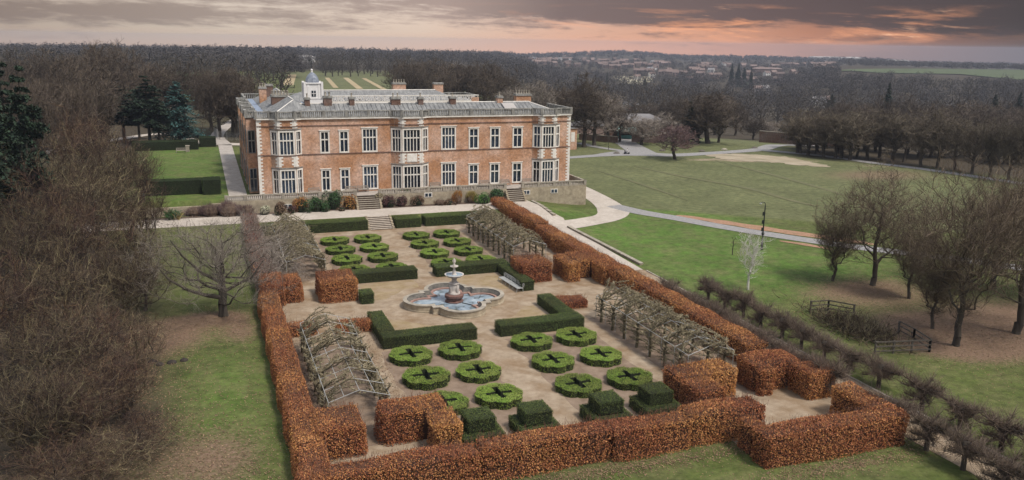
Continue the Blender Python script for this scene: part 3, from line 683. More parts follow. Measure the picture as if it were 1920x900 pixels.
    for k in range(n):
        za = HZ+(14.4-HZ)*k/n; h = (14.4-HZ)/n-.004; l = .62 if k % 2 else .34; l2 = .34 if k % 2 else .62
        qn.box(SX0-.05, SX0+l, FY-.05, FY+.1, za, za+h); qn.box(SX0-.05, SX0+.1, FY+.1, FY+l2, za, za+h)
        qe.box(SX1-l, SX1+.05, FY-.05, FY+.1, za, za+h); qe.box(SX1-.1, SX1+.05, FY+.1, FY+l2, za, za+h)
    qn.build('quoins', 'white_stone', house); qe.build('quoins', 'white_stone', house)
    def outline(off):
        pts = [(SX0-off, FY-off)]
        for b in bays: pts += [(b[0]-off*.6, FY-off), (b[1]-off*.3, FY-b[4]-off), (b[2]+off*.3, FY-b[4]-off), (b[3]+off*.6, FY-off)]
        return pts+[(SX1+off, FY-off)]
    def course(mb, off, z0, z1, mi=0):
        pts = outline(0)
        for a, b in zip(pts, pts[1:]):
            a = np.array(a); b = np.array(b); L_ = np.linalg.norm(b-a); u = (b-a)/L_
            mb.obox(a, u, (u[1], -u[0]), -.02, L_+.02, -.1, off, z0, z1, mi)
    st = MB(); course(st, .09, 9.22, 9.36); course(st, .10, 13.5, 13.62); st.build('string_course', 'brick_dark', house)
    cn = MB(); course(cn, .24, 14.5, 14.66)
    cn.box(SX1-.1, SX1+.24, FY, SY1, 14.5, 14.66)
    cn.box(SX0-.24, SX0+.1, FY, 67.5, 14.5, 14.66); cn.build('cornice', 'white_stone', house)
    ba = MB(); balustrade(ba, outline(.02), 14.66, 15.75, .29, 3.3)
    balustrade(ba, [(SX1, FY+.3), (SX1, SY1)], 14.66, 15.75, .29, 3.3)
    wp = [(SX0, FY+.3)]
    for (b0, b1) in wb: wp += [(SX0, b0), (SX0-1.35, b0), (SX0-1.35, b1), (SX0, b1)]
    wp += [(SX0, NY1)]; balustrade(ba, wp, 14.62, 15.7, .32, 3.0)
    balustrade(ba, [(NX1, NY0+.4), (NX1, NY1), (SX0, NY1)], 14.62, 15.7, .35, 3.4)
    ba.build('balustrade', 'grey_stone', house)
    # lead roofs
    rf = MB(); ZE, ZR = 14.72, 16.4; i0 = .55
    def hip(x0, x1, y0, y1, zr, axis, h0=True, h1=True, run=None):
        if axis == 'x':
            ym = (y0+y1)/2; r = run or (y1-y0)/2; a = x0+(r if h0 else 0); b = x1-(r if h1 else 0)
            V = [(x0,y0,ZE),(x1,y0,ZE),(x1,y1,ZE),(x0,y1,ZE),(a,ym,zr),(b,ym,zr)]
        else:
            xm = (x0+x1)/2; r = run or (x1-x0)/2; a = y0+(r if h0 else 0); b = y1-(r if h1 else 0)
            V = [(x0,y0,ZE),(x0,y1,ZE),(x1,y1,ZE),(x1,y0,ZE),(xm,a,zr),(xm,b,zr)]
            V = [V[3],V[2],V[1],V[0],V[4],V[5]]
        rf.add(V, [(0,1,5,4),(2,3,4,5)], 0); rf.add(V, [(1,2,5),(3,0,4)], 0)
    hip(SX0+1.5, SX1-.9, FY+.9, SY1-.3, ZR, 'x'); hip(SX0+1.9, WX1-.3, FY+1.2, NY1-.8, 17.0, 'y'); hip(WX1-3, NX1-3.5, NY0+.7, NY1-.7, 16.5, 'x')
    rf.quad((SX0,FY,14.68),(SX1,FY,14.68),(SX1,SY1,14.68),(SX0,SY1,14.68), 0)
    rf.quad((SX0,SY1,14.68),(WX1,SY1,14.68),(WX1,NY1,14.68),(SX0,NY1,14.68), 1)
    rf.quad((WX1,NY0,14.68),(NX1,NY0,14.68),(NX1,NY1,14.68),(WX1,NY1,14.68), 0)
    for (b0, b1) in wb: rf.quad((SX0-1.35,b0,14.675),(SX0,b0,14.675),(SX0,b1,14.675),(SX0-1.35,b1,14.675), 0)
    for b in bays: rf.add([(b[0],FY,14.655),(b[1],FY-b[4],14.655),(b[2],FY-b[4],14.655),(b[3],FY,14.655)], [(0,1,2,3)], 0)
    # standing seams
    for k in range(62):
        x = SX0+4+k*.72
        if x < SX1-5.5: rf.tubes([(x, FY+.95, ZE+.03)], [(x+.05, FY+5.0, ZR+.03)], .035, .035, 4, 0)
    ym = (FY+.9+SY1-.3)/2
    rf.tubes([(SX0+6, ym, ZR+.03)], [(SX1-5.5, ym, ZR+.03)], .1, .1, 6, 2)
    for a, b in (((SX0+6, ym, ZR), (SX0+1.6, FY+1, ZE+.05)), ((SX1-5.5, ym, ZR), (SX1-1, FY+1, ZE+.05))): rf.tubes([a], [b], .09, .09, 6, 2)
    xm = (SX0+1.9+WX1-.3)/2; rf.tubes([(xm, FY+6, 17.02)], [(xm, NY1-6, 17.02)], .1, .1, 6, 2); rf.tubes([(xm, FY+5.4, 17.0)], [(SX0+2, FY+1.3, ZE+.05)], .09, .09, 6, 2)
    rf.tubes([(WX1+2, (NY0+NY1)/2, 16.53)], [(NX1-7.6, (NY0+NY1)/2, 16.53)], .1, .1, 6, 2)
    rf.build('roof', ['lead', 'lead_blue', 'white_stone'], house)
    sk = MB(); p = at_y(944,203,68.3); q_ = at_y(966,203,68.3); sk.add([(p[0],67.2,15.42),(q_[0],67.2,15.42),(q_[0],69.4,16.32),(p[0],69.4,16.32),(p[0],67.2,15.3),(q_[0],67.2,15.3),(q_[0],69.4,16.2),(p[0],69.4,16.2)], [(0,1,2,3),(0,4,5,1),(1,5,6,2),(3,2,6,7),(0,3,7,4)]); sk.build('skylight', 'shed_roof', house)
    # lettered parapet of the north wing
    pr = MB(); pr.box(0.2, NX1+.1, NY0-.1, NY0+.3, 14.5, 14.72); pr.box(.2, NX1+.1, NY0-.1, NY0+.3, 15.62, 15.78)
    pr.box(NX1-1.4, NX1+.12, NY0-.12, NY0+1.4, 13.0, 15.3, 1)
    for k in range(30): x = .3+k*(NX1-.4)/29; pr.box(x-.05, x+.05, NY0, NY0+.1, 14.72, 15.62)
    pr.build('lettered_parapet', ['white_stone', 'brick'], house)
    cu = bpy.data.curves.new('inscription', 'FONT'); cu.body = 'AFFECTION AMONGST HIS SUBJECTS HEALTH AND PLENTY BE WITHIN THIS HOUSE'; cu.size = 1.18; cu.extrude = .05; cu.offset = .012; cu.resolution_u = 2
    to = bpy.data.objects.new('inscription', cu); COL.objects.link(to); bpy.context.view_layer.update()
    me = bpy.data.meshes.new_from_object(to.evaluated_get(bpy.context.evaluated_depsgraph_get())); bpy.data.objects.remove(to)
    xs = np.empty(len(me.vertices)*3); me.vertices.foreach_get('co', xs); xs = xs.reshape(-1,3); wd = xs[:,0].max()-xs[:,0].min(); k = (NX1-1.2)/wd
    me.transform(Matrix.Translation((.5, NY0-.02, 14.76)) @ Matrix.Diagonal((k, 1, 1, 1)) @ Matrix.Rotation(R(90), 4, 'X')); me.materials.clear(); me.materials.append(MAT['white_paint']); link('inscription', me, house)
    # chimneys
    def chimney(px0, px1, ytop, Y, depth, zb, pots=0, mat='brick_dark', label=None):
        a = at_y(px0, ytop, Y); b = at_y(px1, ytop, Y); x0, x1, zt = a[0], b[0], (a[2]+b[2])/2
        m_ = MB(); m_.box(x0, x1, Y, Y+depth, zb, zt-.34, 0); m_.box(x0-.1, x1+.1, Y-.1, Y+depth+.1, zt-.34, zt-.14, 1); m_.box(x0-.04, x1+.04, Y-.04, Y+depth+.04, zt-.14, zt, 1)
        o = m_.build('chimney', [mat, 'grey_stone'], house)
        if label: o['label'] = label
        rows = 2 if depth > 1.6 else 1
        for r_ in range(rows):
            for k_ in range(pots):
                pm = MB(); pm.lathe([(.15,0),(.17,.05),(.12,.1),(.11,.5),(.15,.55),(.15,.62),(.10,.62),(.09,.4)], 10, (x0+(x1-x0)*(k_+.5)/pots, Y+depth*(r_+.5)/rows, zt), 0); pm.build('chimney_pot', 'terrace_stone', o, True)
    chimney(509.5,543,178,79,2.6,15,6,'brick_dark'); chimney(485.5,499,163,92,1.4,15,3,'brick'); chimney(497,511,158,95,1.4,15,0,'brick_dark')
    for (a, b, t) in ((571.5,581,183),(607,622,180),(655.5,664.5,182),(734,751,182),(785,794,182),(844.5,855,181)): chimney(a, b, t, 69.6, 1.1, 15.5, 2 if b-a > 12 else 1)
    chimney(933,943,180,70,1.0,15.5,1,'brick'); chimney(968,996,176,73.2,1.2,14.7,6,'brick'); chimney(737,761,155,104,1.3,15,5,'brick'); chimney(814,831,155,104,1.3,15,0,'brick')
    # cupola
    cx, cy_ = -5.9, 77.5; b = MB(); hw = 1.36; zb, zt = 14.7, 19.15
    b.box(cx-hw, cx+hw, cy_-hw, cy_+hw, zb, zt); b.box(cx-hw-.06, cx+hw+.06, cy_-hw-.06, cy_+hw+.06, 16.75, 16.9)
    b.box(cx-hw-.14, cx+hw+.14, cy_-hw-.14, cy_+hw+.14, zt-.02, zt+.14)
    for sx in (-1, 1):
        for sy in (-1, 1): b.box(cx+sx*hw-.17, cx+sx*hw+.17, cy_+sy*hw-.17, cy_+sy*hw+.17, 16.9, zt+.3)
        b.box(cx+sx*.85-.12, cx+sx*.85+.12, cy_-hw-.06, cy_-hw, 16.9, zt-.02)
    cu_o = b.build('cupola', 'white_paint', house)
    wn = MB(); wn.box(cx-.34, cx+.34, cy_-hw-.05, cy_-hw-.01, 17.1, 18.05, 0); wn.box(cx-.04, cx+.04, cy_-hw-.08, cy_-hw-.051, 17.1, 18.05, 1); wn.box(cx-.34, cx+.34, cy_-hw-.078, cy_-hw-.052, 17.55, 17.63, 1); wn.build('window', ['glass', 'white_paint'], cu_o)
    dm = MB(); dm.lathe([(1.12,0),(1.10,.28),(.95,.75),(.66,1.2),(.32,1.5),(.14,1.6)], 8, (cx, cy_, zt+.14))
    dm.lathe([(.14,1.6),(.18,1.68),(.10,1.76),(.17,1.88),(.18,2.0),(.08,2.12),(.03,2.18)], 10, (cx, cy_, zt+.14), 1); dm.build('dome', ['lead_dome', 'white_paint'], cu_o)
    fn = MB(); fn.tubes([(cx, cy_, zt+2.2)], [(cx, cy_, zt+3.9)], .05, .03, 6); fn.tubes([(cx-.45, cy_, zt+3.5)], [(cx+.45, cy_, zt+3.5)], .035, .035, 5); fn.box(cx-.5, cx-.1, cy_-.015, cy_+.015, zt+3.42, zt+3.72); fn.build('weather_vane', 'iron', cu_o)
build_house()

# ------------------------------------------------------------------ terrace, steps
def build_terrace():
    tw = thing('terrace_wall', 'pale stone terrace wall with balustrade along the foot of the brick mansion', 'terrace wall', (0,0,0))
    m = MB(); Y0 = 61.5
    m.box(-20.5,-1.9,Y0,Y0+.4,1.3,3.3); m.box(1.4,22.0,Y0,Y0+.4,1.3,3.3); m.box(24.6,36.0,Y0,Y0+.4,-1,3.3); m.box(35.6,36.0,Y0+.4,73,-1,3.3)
    m.box(-22.5,-20.5,Y0+.6,Y0+.9,1.3,3.0); m.box(-36,-22.5,Y0+.9,Y0+1.2,1.3,2.7)
    m.build('wall', 'buff_stone', tw)
    fl = MB(); fl.add([(-20.5,Y0+.4,3.3),(36,Y0+.4,3.3),(36,65.13,3.3),(-20.5,65.13,3.3)], [(0,1,2,3)]); fl.add([(34.4,65.13,3.3),(36,65.13,3.3),(36,73,3.3),(34.4,73,3.3)], [(0,1,2,3)])
    fl.add([(-1.9,61.5,3.29),(1.4,61.5,3.29),(1.4,61.9,3.29),(-1.9,61.9,3.29)], [(0,1,2,3)]); fl.add([(22,61.5,3.29),(24.6,61.5,3.29),(24.6,61.9,3.29),(22,61.9,3.29)], [(0,1,2,3)])
    fl.build('terrace_floor', 'paving', tw)
    for seg in ([(-20.5,Y0+.2),(-2.1,Y0+.2)], [(1.6,Y0+.2),(21.8,Y0+.2)], [(24.8,Y0+.2),(35.8,Y0+.2)], [(35.8,Y0+.2),(35.8,72.8)]):
        b = MB(); balustrade(b, seg, 3.3, 4.12, .27, 2.6); b.build('balustrade', 'terrace_stone', tw)
    for px, py, z in ((540,387,2.3),(784,383,2.0),(803,365.5,2.4),(987,360.5,2.55),(1039,358,2.55)):
        p = at_y(px, py, Y0); b = MB(); x = p[0]; z = p[2]
        b.box(x-.62, x+.62, Y0-.05, Y0+.02, z-.36, z+.36, 0)
        b.box(x-.5, x-.06, Y0-.07, Y0-.049, z-.26, z+.26, 1); b.box(x+.06, x+.5, Y0-.07, Y0-.049, z-.26, z+.26, 1); b.build('basement_window', ['white_stone', 'glass'], tw)
build_terrace()
def steps(name, label, x0, x1, y0, z0, y1, z1, n, mat, cheek=True, skew=0):
    t = thing(name, label, 'steps', ((x0+x1)/2, y0, z0)); m = MB(); hw = (x1-x0)/2; d = (y1-y0)/n; h = (z1-z0)/n
    for k in range(n):
        m.box(-hw, hw, d*k, d*(k+1)+.001*k, -.3, h*(k+1)-.06, 1); m.box(-hw-.001, hw+.001, d*k-.06, d*(k+1), h*(k+1)-.06, h*(k+1), 0)
    m.build('treads', [mat, 'dark_ground'], t)
    for s in (-1, 1):
        c = MB(); nn = 5
        for k in range(nn):
            a = (y1-y0)*k/nn; zz = (z1-z0)*(k+1)/nn; c.box(s*hw+(-.32 if s < 0 else .02), s*hw+(-.02 if s < 0 else .32), a, a+(y1-y0)/nn, -.3, zz+.12+.002*k)
        if cheek: c.build('side_wall', 'buff_stone', t)
    return t
steps('garden_steps', 'pale stone garden steps rising between two clipped yew blocks to the gravel walk', -1.65, 1.45, 52.0, 0, 54.9, 1.42, 8, 'step_stone')
steps('terrace_steps', 'stone steps in the terrace wall with an urn beside them, above the garden steps', -1.85, 1.35, 60.0, 1.43, 61.9, 3.28, 7, 'terrace_stone')
steps('terrace_steps', 'stone steps in the terrace wall beside the far end of the long beech hedge', 22.05, 24.55, 60.0, 1.43, 61.9, 3.28, 7, 'terrace_stone')
def planter():
    p = at(711, 388, 1.43); t = thing('stone_planter', 'square stone pedestal planter with grey foliage at the right foot of the terrace steps', 'planter', p)
    m = MB(); m.box(-.42,.42,-.42,.42,0,.2); m.box(-.34,.34,-.34,.34,.2,1.25); m.box(-.44,.44,-.44,.44,1.25,1.42); m.build('pedestal', 'terrace_stone', t)
    b = MB(); r_ = np.random.default_rng(3); d = r_.normal(0,1,(260,3)); d /= np.linalg.norm(d,axis=1,keepdims=True); b.leaves(d*np.array([.55,.55,.4])+np.array([0,0,1.7]), d, .2, r_); b.build('foliage', 'spur', t)
planter()
# kerb walls along the drive beside the east lawn: stepped stone blocks
for lab, y0, y1, n, dx in (('low stepped stone kerb wall along the path below the terrace steps', 51.5, 61.0, 6, 26.0), ('low stepped stone kerb wall beside the bright east lawn, lower path', 24.0, 46.0, 9, 25.9)):
    t = thing('kerb_wall', lab, 'kerb wall', (dx, y0, 0)); m = MB()
    for k in range(n):
        a = (y1-y0)*k/n; z = float(height(dx+1.2, y0+a+1))
        m.box(-.02, .33, a, a+(y1-y0)/n-.02, -.4, z+.16+.02*(k % 2), 0); m.box(-.08, .42, a-.03, a+(y1-y0)/n-.05, z+.18, z+.3, 1)
    m.build('blocks', ['buff_stone', 'terrace_stone'], t)

# ------------------------------------------------------------------ hedges
def wob(P, amp, seed, f=.9):
    s = seed*1.7
    return amp*(np.sin(P[:,0]*f+s)+np.sin(P[:,1]*f*1.3+s*2)+np.sin(P[:,2]*f*1.7+P[:,0]*.6+s*3))/2
def box_leaves(mb, boxes, dens, size, rng_, amp, seed, spread, thick=.12, mi=1, wear=None, side=1.0, rd=.3):
    for (x0,x1,y0,y1,z0,z1) in boxes:
        for ax, s, A in ((2,1,(x1-x0)*(y1-y0)), (0,-1,(y1-y0)*(z1-z0)), (0,1,(y1-y0)*(z1-z0)), (1,-1,(x1-x0)*(z1-z0)), (1,1,(x1-x0)*(z1-z0))):
            n = int(A*dens*(1 if ax == 2 else side))
            if n < 1: continue
            P = rng_.uniform((x0,y0,z0), (x1,y1,z1), (n,3)); P[:,ax] = ((x0,y0,z0),(x1,y1,z1))[0 if s < 0 else 1][ax]
            N_ = np.zeros((n,3)); N_[:,ax] = s
            keep = np.ones(n, bool)                       # none inside a neighbouring block of the same hedge
            for b in boxes:
                if b == (x0,x1,y0,y1,z0,z1): continue
                keep &= ~((P[:,0]>b[0]-.02)&(P[:,0]<b[1]+.02)&(P[:,1]>b[2]-.02)&(P[:,1]<b[3]+.02)&(P[:,2]<b[5]-.02))
            P, N_ = P[keep], N_[keep]
            ew = wob(P, amp, seed)+rng_.uniform(-thick, thick*.6, len(P))
            P = P+N_*ew[:,None]
            # soften the arrises
            lo = np.array((x0,y0,-9)); hi = np.array((x1,y1,z1)); dist = np.minimum(P-lo, hi-P); dist[:,ax] = 9; e = np.clip(1-dist.min(1)/rd, 0, 1)
            P = P-N_*(e**2*rd*.45)[:,None]
            tint = np.clip(rng_.normal(.5, .23, len(P))+.25*wob(P, 1, seed+3, .5), 0, 1)
            if wear is not None:
                ok = rng_.uniform(0,1,len(P)) > wear*(np.clip(wob(P, 1, seed+5, 1.1), 0, 1)); P, N_, tint = P[ok], N_[ok], tint[ok]
            mb.leaves(P, N_, size, rng_, mi, tint, spread)
def hedge(name, label, boxes, style, group=None, seed=1, parent=None):
    rr = np.random.default_rng(seed); m = MB(); inset = .20 if style == 'beech' else .10
    for i, b in enumerate(boxes):
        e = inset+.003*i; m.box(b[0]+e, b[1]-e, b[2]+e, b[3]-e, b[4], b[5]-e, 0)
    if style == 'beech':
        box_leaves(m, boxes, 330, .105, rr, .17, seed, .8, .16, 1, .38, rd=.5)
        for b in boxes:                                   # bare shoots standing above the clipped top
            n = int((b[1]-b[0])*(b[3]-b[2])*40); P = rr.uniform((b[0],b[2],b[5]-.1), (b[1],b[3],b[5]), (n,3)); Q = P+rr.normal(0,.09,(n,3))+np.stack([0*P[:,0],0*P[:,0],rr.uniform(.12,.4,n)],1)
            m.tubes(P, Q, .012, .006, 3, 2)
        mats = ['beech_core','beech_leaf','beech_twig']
    elif style == 'bare':
        for b in boxes:
            n = int((b[1]-b[0])*(b[3]-b[2])*150); P = rr.uniform((b[0],b[2],b[4]), (b[1],b[3],b[5]-.2), (n,3)); Q = P+rr.normal(0,.22,(n,3))+np.stack([0*P[:,0],0*P[:,0],rr.uniform(.15,.7,n)],1)
            m.tubes(P, Q, .016, .007, 3, 1, rr.uniform(0,1,n))
        box_leaves(m, boxes, 14, .15, rr, .12, seed, .9, .2, 2)
        mats = ['beech_core','twig_purple','beech_leaf']
    elif style in ('yew', 'green', 'dark'):
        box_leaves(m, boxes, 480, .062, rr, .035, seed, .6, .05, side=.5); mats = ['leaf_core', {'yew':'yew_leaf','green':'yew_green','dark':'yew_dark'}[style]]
    o = m.build(name, mats); return tag(o, label, 'hedge', group)
BH = 'copper beech hedge'
hedge('beech_hedge', 'long narrow copper beech hedge along the left edge of the garden', [(-18.75,-17.0,-18.9,20.4,0,1.95)], 'beech', None, 11)
hedge('beech_hedge', 'leafless purplish hedge on the left edge behind the rambling pergola near the terrace', [(-18.7,-16.7,25.5,59.5,0,2.0)], 'bare', None, 12)
hedge('beech_hedge', 'copper beech block with a side wing, inside the left hedge at the cross walk', [(-18.4,-16.2,20.2,25.2,0,2.35),(-16.2,-14.5,20.9,24.6,0,2.25)], 'beech', None, 13)
hedge('beech_hedge', 'square copper beech block standing alone left of the fountain', [(-12.75,-9.0,19.9,24.3,0,2.3)], 'beech', None, 14)
hedge('beech_hedge', 'square copper beech block right of the fountain at the end of the yew hedge', [(9.4,13.0,20.6,25.0,0,2.25)], 'beech', None, 15)
hedge('beech_hedge', 'copper beech block with a recess, beside the long right hedge level with the fountain', [(14.4,16.0,19.6,24.2,0,2.2),(16.0,19.4,20.6,24.4,0,2.3),(17.6,19.6,17.2,20.6,0,2.15)], 'beech', None, 16)
hedge('beech_hedge', 'very long copper beech hedge along the right side of the garden', [(18.35,20.5,-8.2,17.5,0,2.1),(18.4,20.6,17.5,40,0,2.05),(18.4,20.5,40,58.6,0,2.5)], 'beech', None, 17)
hedge('beech_hedge', 'copper beech block at the near left corner beside the metal pergola end', [(-17.2,-14.2,-13.3,-9.6,0,2.2)], 'beech', None, 18)
hedge('beech_hedge', 'copper beech block folded round an alcove between the gravel walk and the left front topiary', [(-12.95,-8.6,-12.5,-10.1,0,2.35),(-10.2,-8.3,-15.2,-12.5,0,2.3)], 'beech', None, 19)
hedge('beech_hedge', 'copper beech block folded behind the rightmost stepped topiary, below the right pergola', [(9.0,14.2,-12.9,-10.3,0,2.3),(9.0,11.4,-15.6,-12.9,0,2.25)], 'beech', None, 20)
hedge('beech_hedge', 'copper beech block with a shaded alcove at the lower end of the long right hedge', [(15.8,20.2,-12.7,-10.2,0,2.3),(18.9,21.5,-15.3,-12.7,0,2.25),(15.8,17.2,-13.6,-12.7,0,2.2)], 'beech', None, 21)
hedge('beech_hedge', 'broad copper beech hedge closing the near side of the garden in front of the topiary', [(-19.0,-8.2,-19.0,-17.0,0,2.0),(-8.2,0.5,-19.0,-17.1,0,2.2),(.5,6.4,-19.2,-17.2,0,2.15),(6.4,12.3,-19.0,-16.9,0,2.25)], 'beech', None, 22)
hedge('beech_hedge', 'tall copper beech hedge bay jutting out at the near right corner', [(9.3,20.6,-23.2,-21.3,0,2.25),(19.0,20.8,-21.3,-17.4,0,2.2),(9.35,10.7,-21.3,-19.6,0,2.15)], 'beech', None, 23)
hedge('low_beech_hedge', 'low copper beech strip between the left hedge and the left front pergola', [(-16.9,-14.4,10.6,12.0,0,.95)], 'beech', None, 24)
hedge('low_beech_hedge', 'low copper beech strip left of the fountain behind the near yew hedge', [(-12.6,-9.3,10.2,11.6,0,1.0)], 'beech', None, 25)
hedge('low_beech_hedge', 'low copper beech strip right of the fountain beside the right front pergola', [(9.7,12.7,10.6,12.6,0,.9)], 'beech', None, 26)
# yew hedges
hedge('yew_hedge', 'wide flat-topped yew block left of the garden steps', [(-16.3,-1.95,52.1,54.7,0,1.45)], 'green', None, 31)
hedge('yew_hedge', 'short wide yew block just right of the garden steps', [(1.95,5.7,52.1,54.9,0,1.4)], 'green', None, 32)
hedge('yew_hedge', 'long flat-topped yew block running from the narrow gap to the right beech hedge', [(6.3,18.0,52.2,55.0,0,1.45)], 'green', None, 33)
hedge('yew_hedge', 'dark L-shaped yew hedge behind the fountain, left of the central path', [(-9.0,-1.2,25.9,28.0,0,1.2),(-9.0,-7.6,18.3,20.2,0,1.2)], 'yew', None, 34)
hedge('yew_hedge', 'dark L-shaped yew hedge behind the fountain, right of the central path', [(.9,9.7,25.9,28.0,0,1.2),(8.2,9.75,17.9,25.9,0,1.15)], 'yew', None, 35)
hedge('yew_hedge', 'dark L-shaped yew hedge in front of the fountain, left of the central path', [(-9.45,-.8,5.1,7.0,0,1.15),(-9.45,-7.9,7.0,12.9,0,1.15)], 'yew', None, 36)
hedge('yew_hedge', 'dark L-shaped yew hedge in front of the fountain, right of the central path', [(1.3,9.75,5.0,6.9,0,1.15),(8.1,9.7,6.9,13.4,0,1.1)], 'yew', None, 37)
for x, y, lab in ((-6.7,-13.4,'leftmost dark stepped yew topiary behind the front beech hedge'), (-2.7,-13.6,'second dark stepped yew topiary, just left of the central path'), (2.75,-13.6,'dark stepped yew topiary with an olive top just right of the central path'), (6.9,-13.3,'rightmost dark stepped yew topiary against the copper beech block')):
    o = hedge('yew_topiary', lab, [(x-1.5,x+1.5,y-1.45,y+1.45,0,.95),(x-1.02,x+1.02,y-.9,y+1.1,.95,1.95)], 'yew', 'stepped yew topiary pieces in the front row', int(40+x)); o['category'] = 'topiary'
for (x0,x1,y0,y1,z1,lab) in ((-32.5,-23.6,69.5,72.0,5.4,'long dark clipped yew hedge at the near edge of the west lawn'), (-23.6,-21.0,68.5,71.8,5.5,'square dark yew block at the right end of the west lawn hedge'), (-37,-24.2,123.8,127.2,5.0,'long dark hedge at the far side of the west lawn below the blue cedar'), (-24.0,-20.6,128.0,131.0,5.2,'square dark hedge block at the far right corner of the west lawn')):
    hedge('yew_hedge', lab, [(x0,x1,y0,y1,3.15,z1)], 'dark', None, int(abs(x0)))

# scalloped box beds with a cross-shaped hollow
def flower_mesh(seed):
    rr = np.random.default_rng(seed); H = .6
    def rad(a): return 1.62+.27*np.abs(np.cos(a*4+.35))**.55+.02*np.sin(a*3+seed)
    A = np.linspace(0, 2*math.pi, 96, endpoint=False); out = np.stack([np.cos(A)*(rad(A)-.06), np.sin(A)*(rad(A)-.06)], 1)
    l, h = 1.06, .235; cr = [(-h,-l),(h,-l),(h,-h),(l,-h),(l,h),(h,h),(h,l),(-h,l),(-h,h),(-l,h),(-l,-h),(-h,-h)]
    bm = bmesh.new()
    ov = [bm.verts.new((x,y,H-.05)) for x,y in out]; cv = [bm.verts.new((x,y,H-.05)) for x,y in cr]
    es = [bm.edges.new((v[i], v[(i+1) % len(v)])) for v in (ov, cv) for i in range(len(v))]
    bmesh.ops.triangle_fill(bm, use_beauty=True, edges=es)
    me = bpy.data.meshes.new('x'); bm.to_mesh(me); bm.free()
    m = MB(); V = np.array([v.co[:] for v in me.vertices]); F = [tuple(p.vertices) for p in me.polygons if len(p.vertices) == 3]; bpy.data.meshes.remove(me)
    cxy = V[np.array(F)].mean(1); inside = ((np.abs(cxy[:,0])<h)&(np.abs(cxy[:,1])<l))|((np.abs(cxy[:,1])<h)&(np.abs(cxy[:,0])<l)); m.add(V, np.array(F)[~inside], 0)
    m.prism(out, 0, H-.05, 0, cap=False); m.prism(cr, .08, H-.05, 0, cap=False); m.box(-l,l,-l,l,.0,.08,0)
    n = 4600; P = rr.uniform(-1.95,1.95,(n*2,2)); a = np.arctan2(P[:,1],P[:,0]); r_ = np.hypot(P[:,0],P[:,1])
    inx = ((np.abs(P[:,0])<h)&(np.abs(P[:,1])<l))|((np.abs(P[:,1])<h)&(np.abs(P[:,0])<l)); P = P[(r_<rad(a))&~inx]
    P3 = np.column_stack([P, np.full(len(P),H)]); P3[:,2] += wob(P3,.03,seed,2.2)+rr.uniform(-.04,.035,len(P3))
    m.leaves(P3, np.tile([0,0,1.],(len(P3),1)), .085, rr, 1, np.clip(rr.normal(.55,.22,len(P3))+.2*wob(P3,1,seed,1.3),0,1), .5)
    n = 1500; a = rr.uniform(0,2*math.pi,n); q = rad(a)+rr.uniform(-.04,.03,n); S = np.column_stack([np.cos(a)*q,np.sin(a)*q,rr.uniform(.02,H,n)]); m.leaves(S, np.column_stack([np.cos(a),np.sin(a),0*a]), .06, rr, 1, rr.uniform(0,.8,n), .5)
    return m.mesh('box_bed', ['leaf_core','box_leaf'])
FM = [flower_mesh(s) for s in (1,2,3,4,5)]
def place_bed(x, y, lab, i, s=1.0):
    o = link('box_bed', FM[(i*7) % 5], None, (x+rng.uniform(-.05,.05), y+rng.uniform(-.05,.05), .0), rng.uniform(-.05,.05), (s*rng.uniform(.97,1.03), s*rng.uniform(.97,1.03), rng.uniform(.92,1.06)))
    tag(o, lab, 'box bed', 'scalloped box beds with a cross cut in the top')
XI, EX = 4.35, 5.058; i = 0
for sx, sn in ((-1,'left'), (1,'right')):
    for kx, kn in ((0,'beside central path'), (1,'beside pergola')):
        x = sx*(3.289+kx*4.35)
        for r_ in range(4):
            y = 45.584-5.058*r_; i += 1
            place_bed(x, y, f'scalloped box bed, far {sn} quarter, row {kn}, {ORD[r_]} from the garden steps', i)
        for r_ in range(3):
            y = 2.28-5.03*r_; i += 1
            place_bed(x, y, f'scalloped box bed, near {sn} quarter, row {kn}, {ORD[r_]} from the fountain', i)

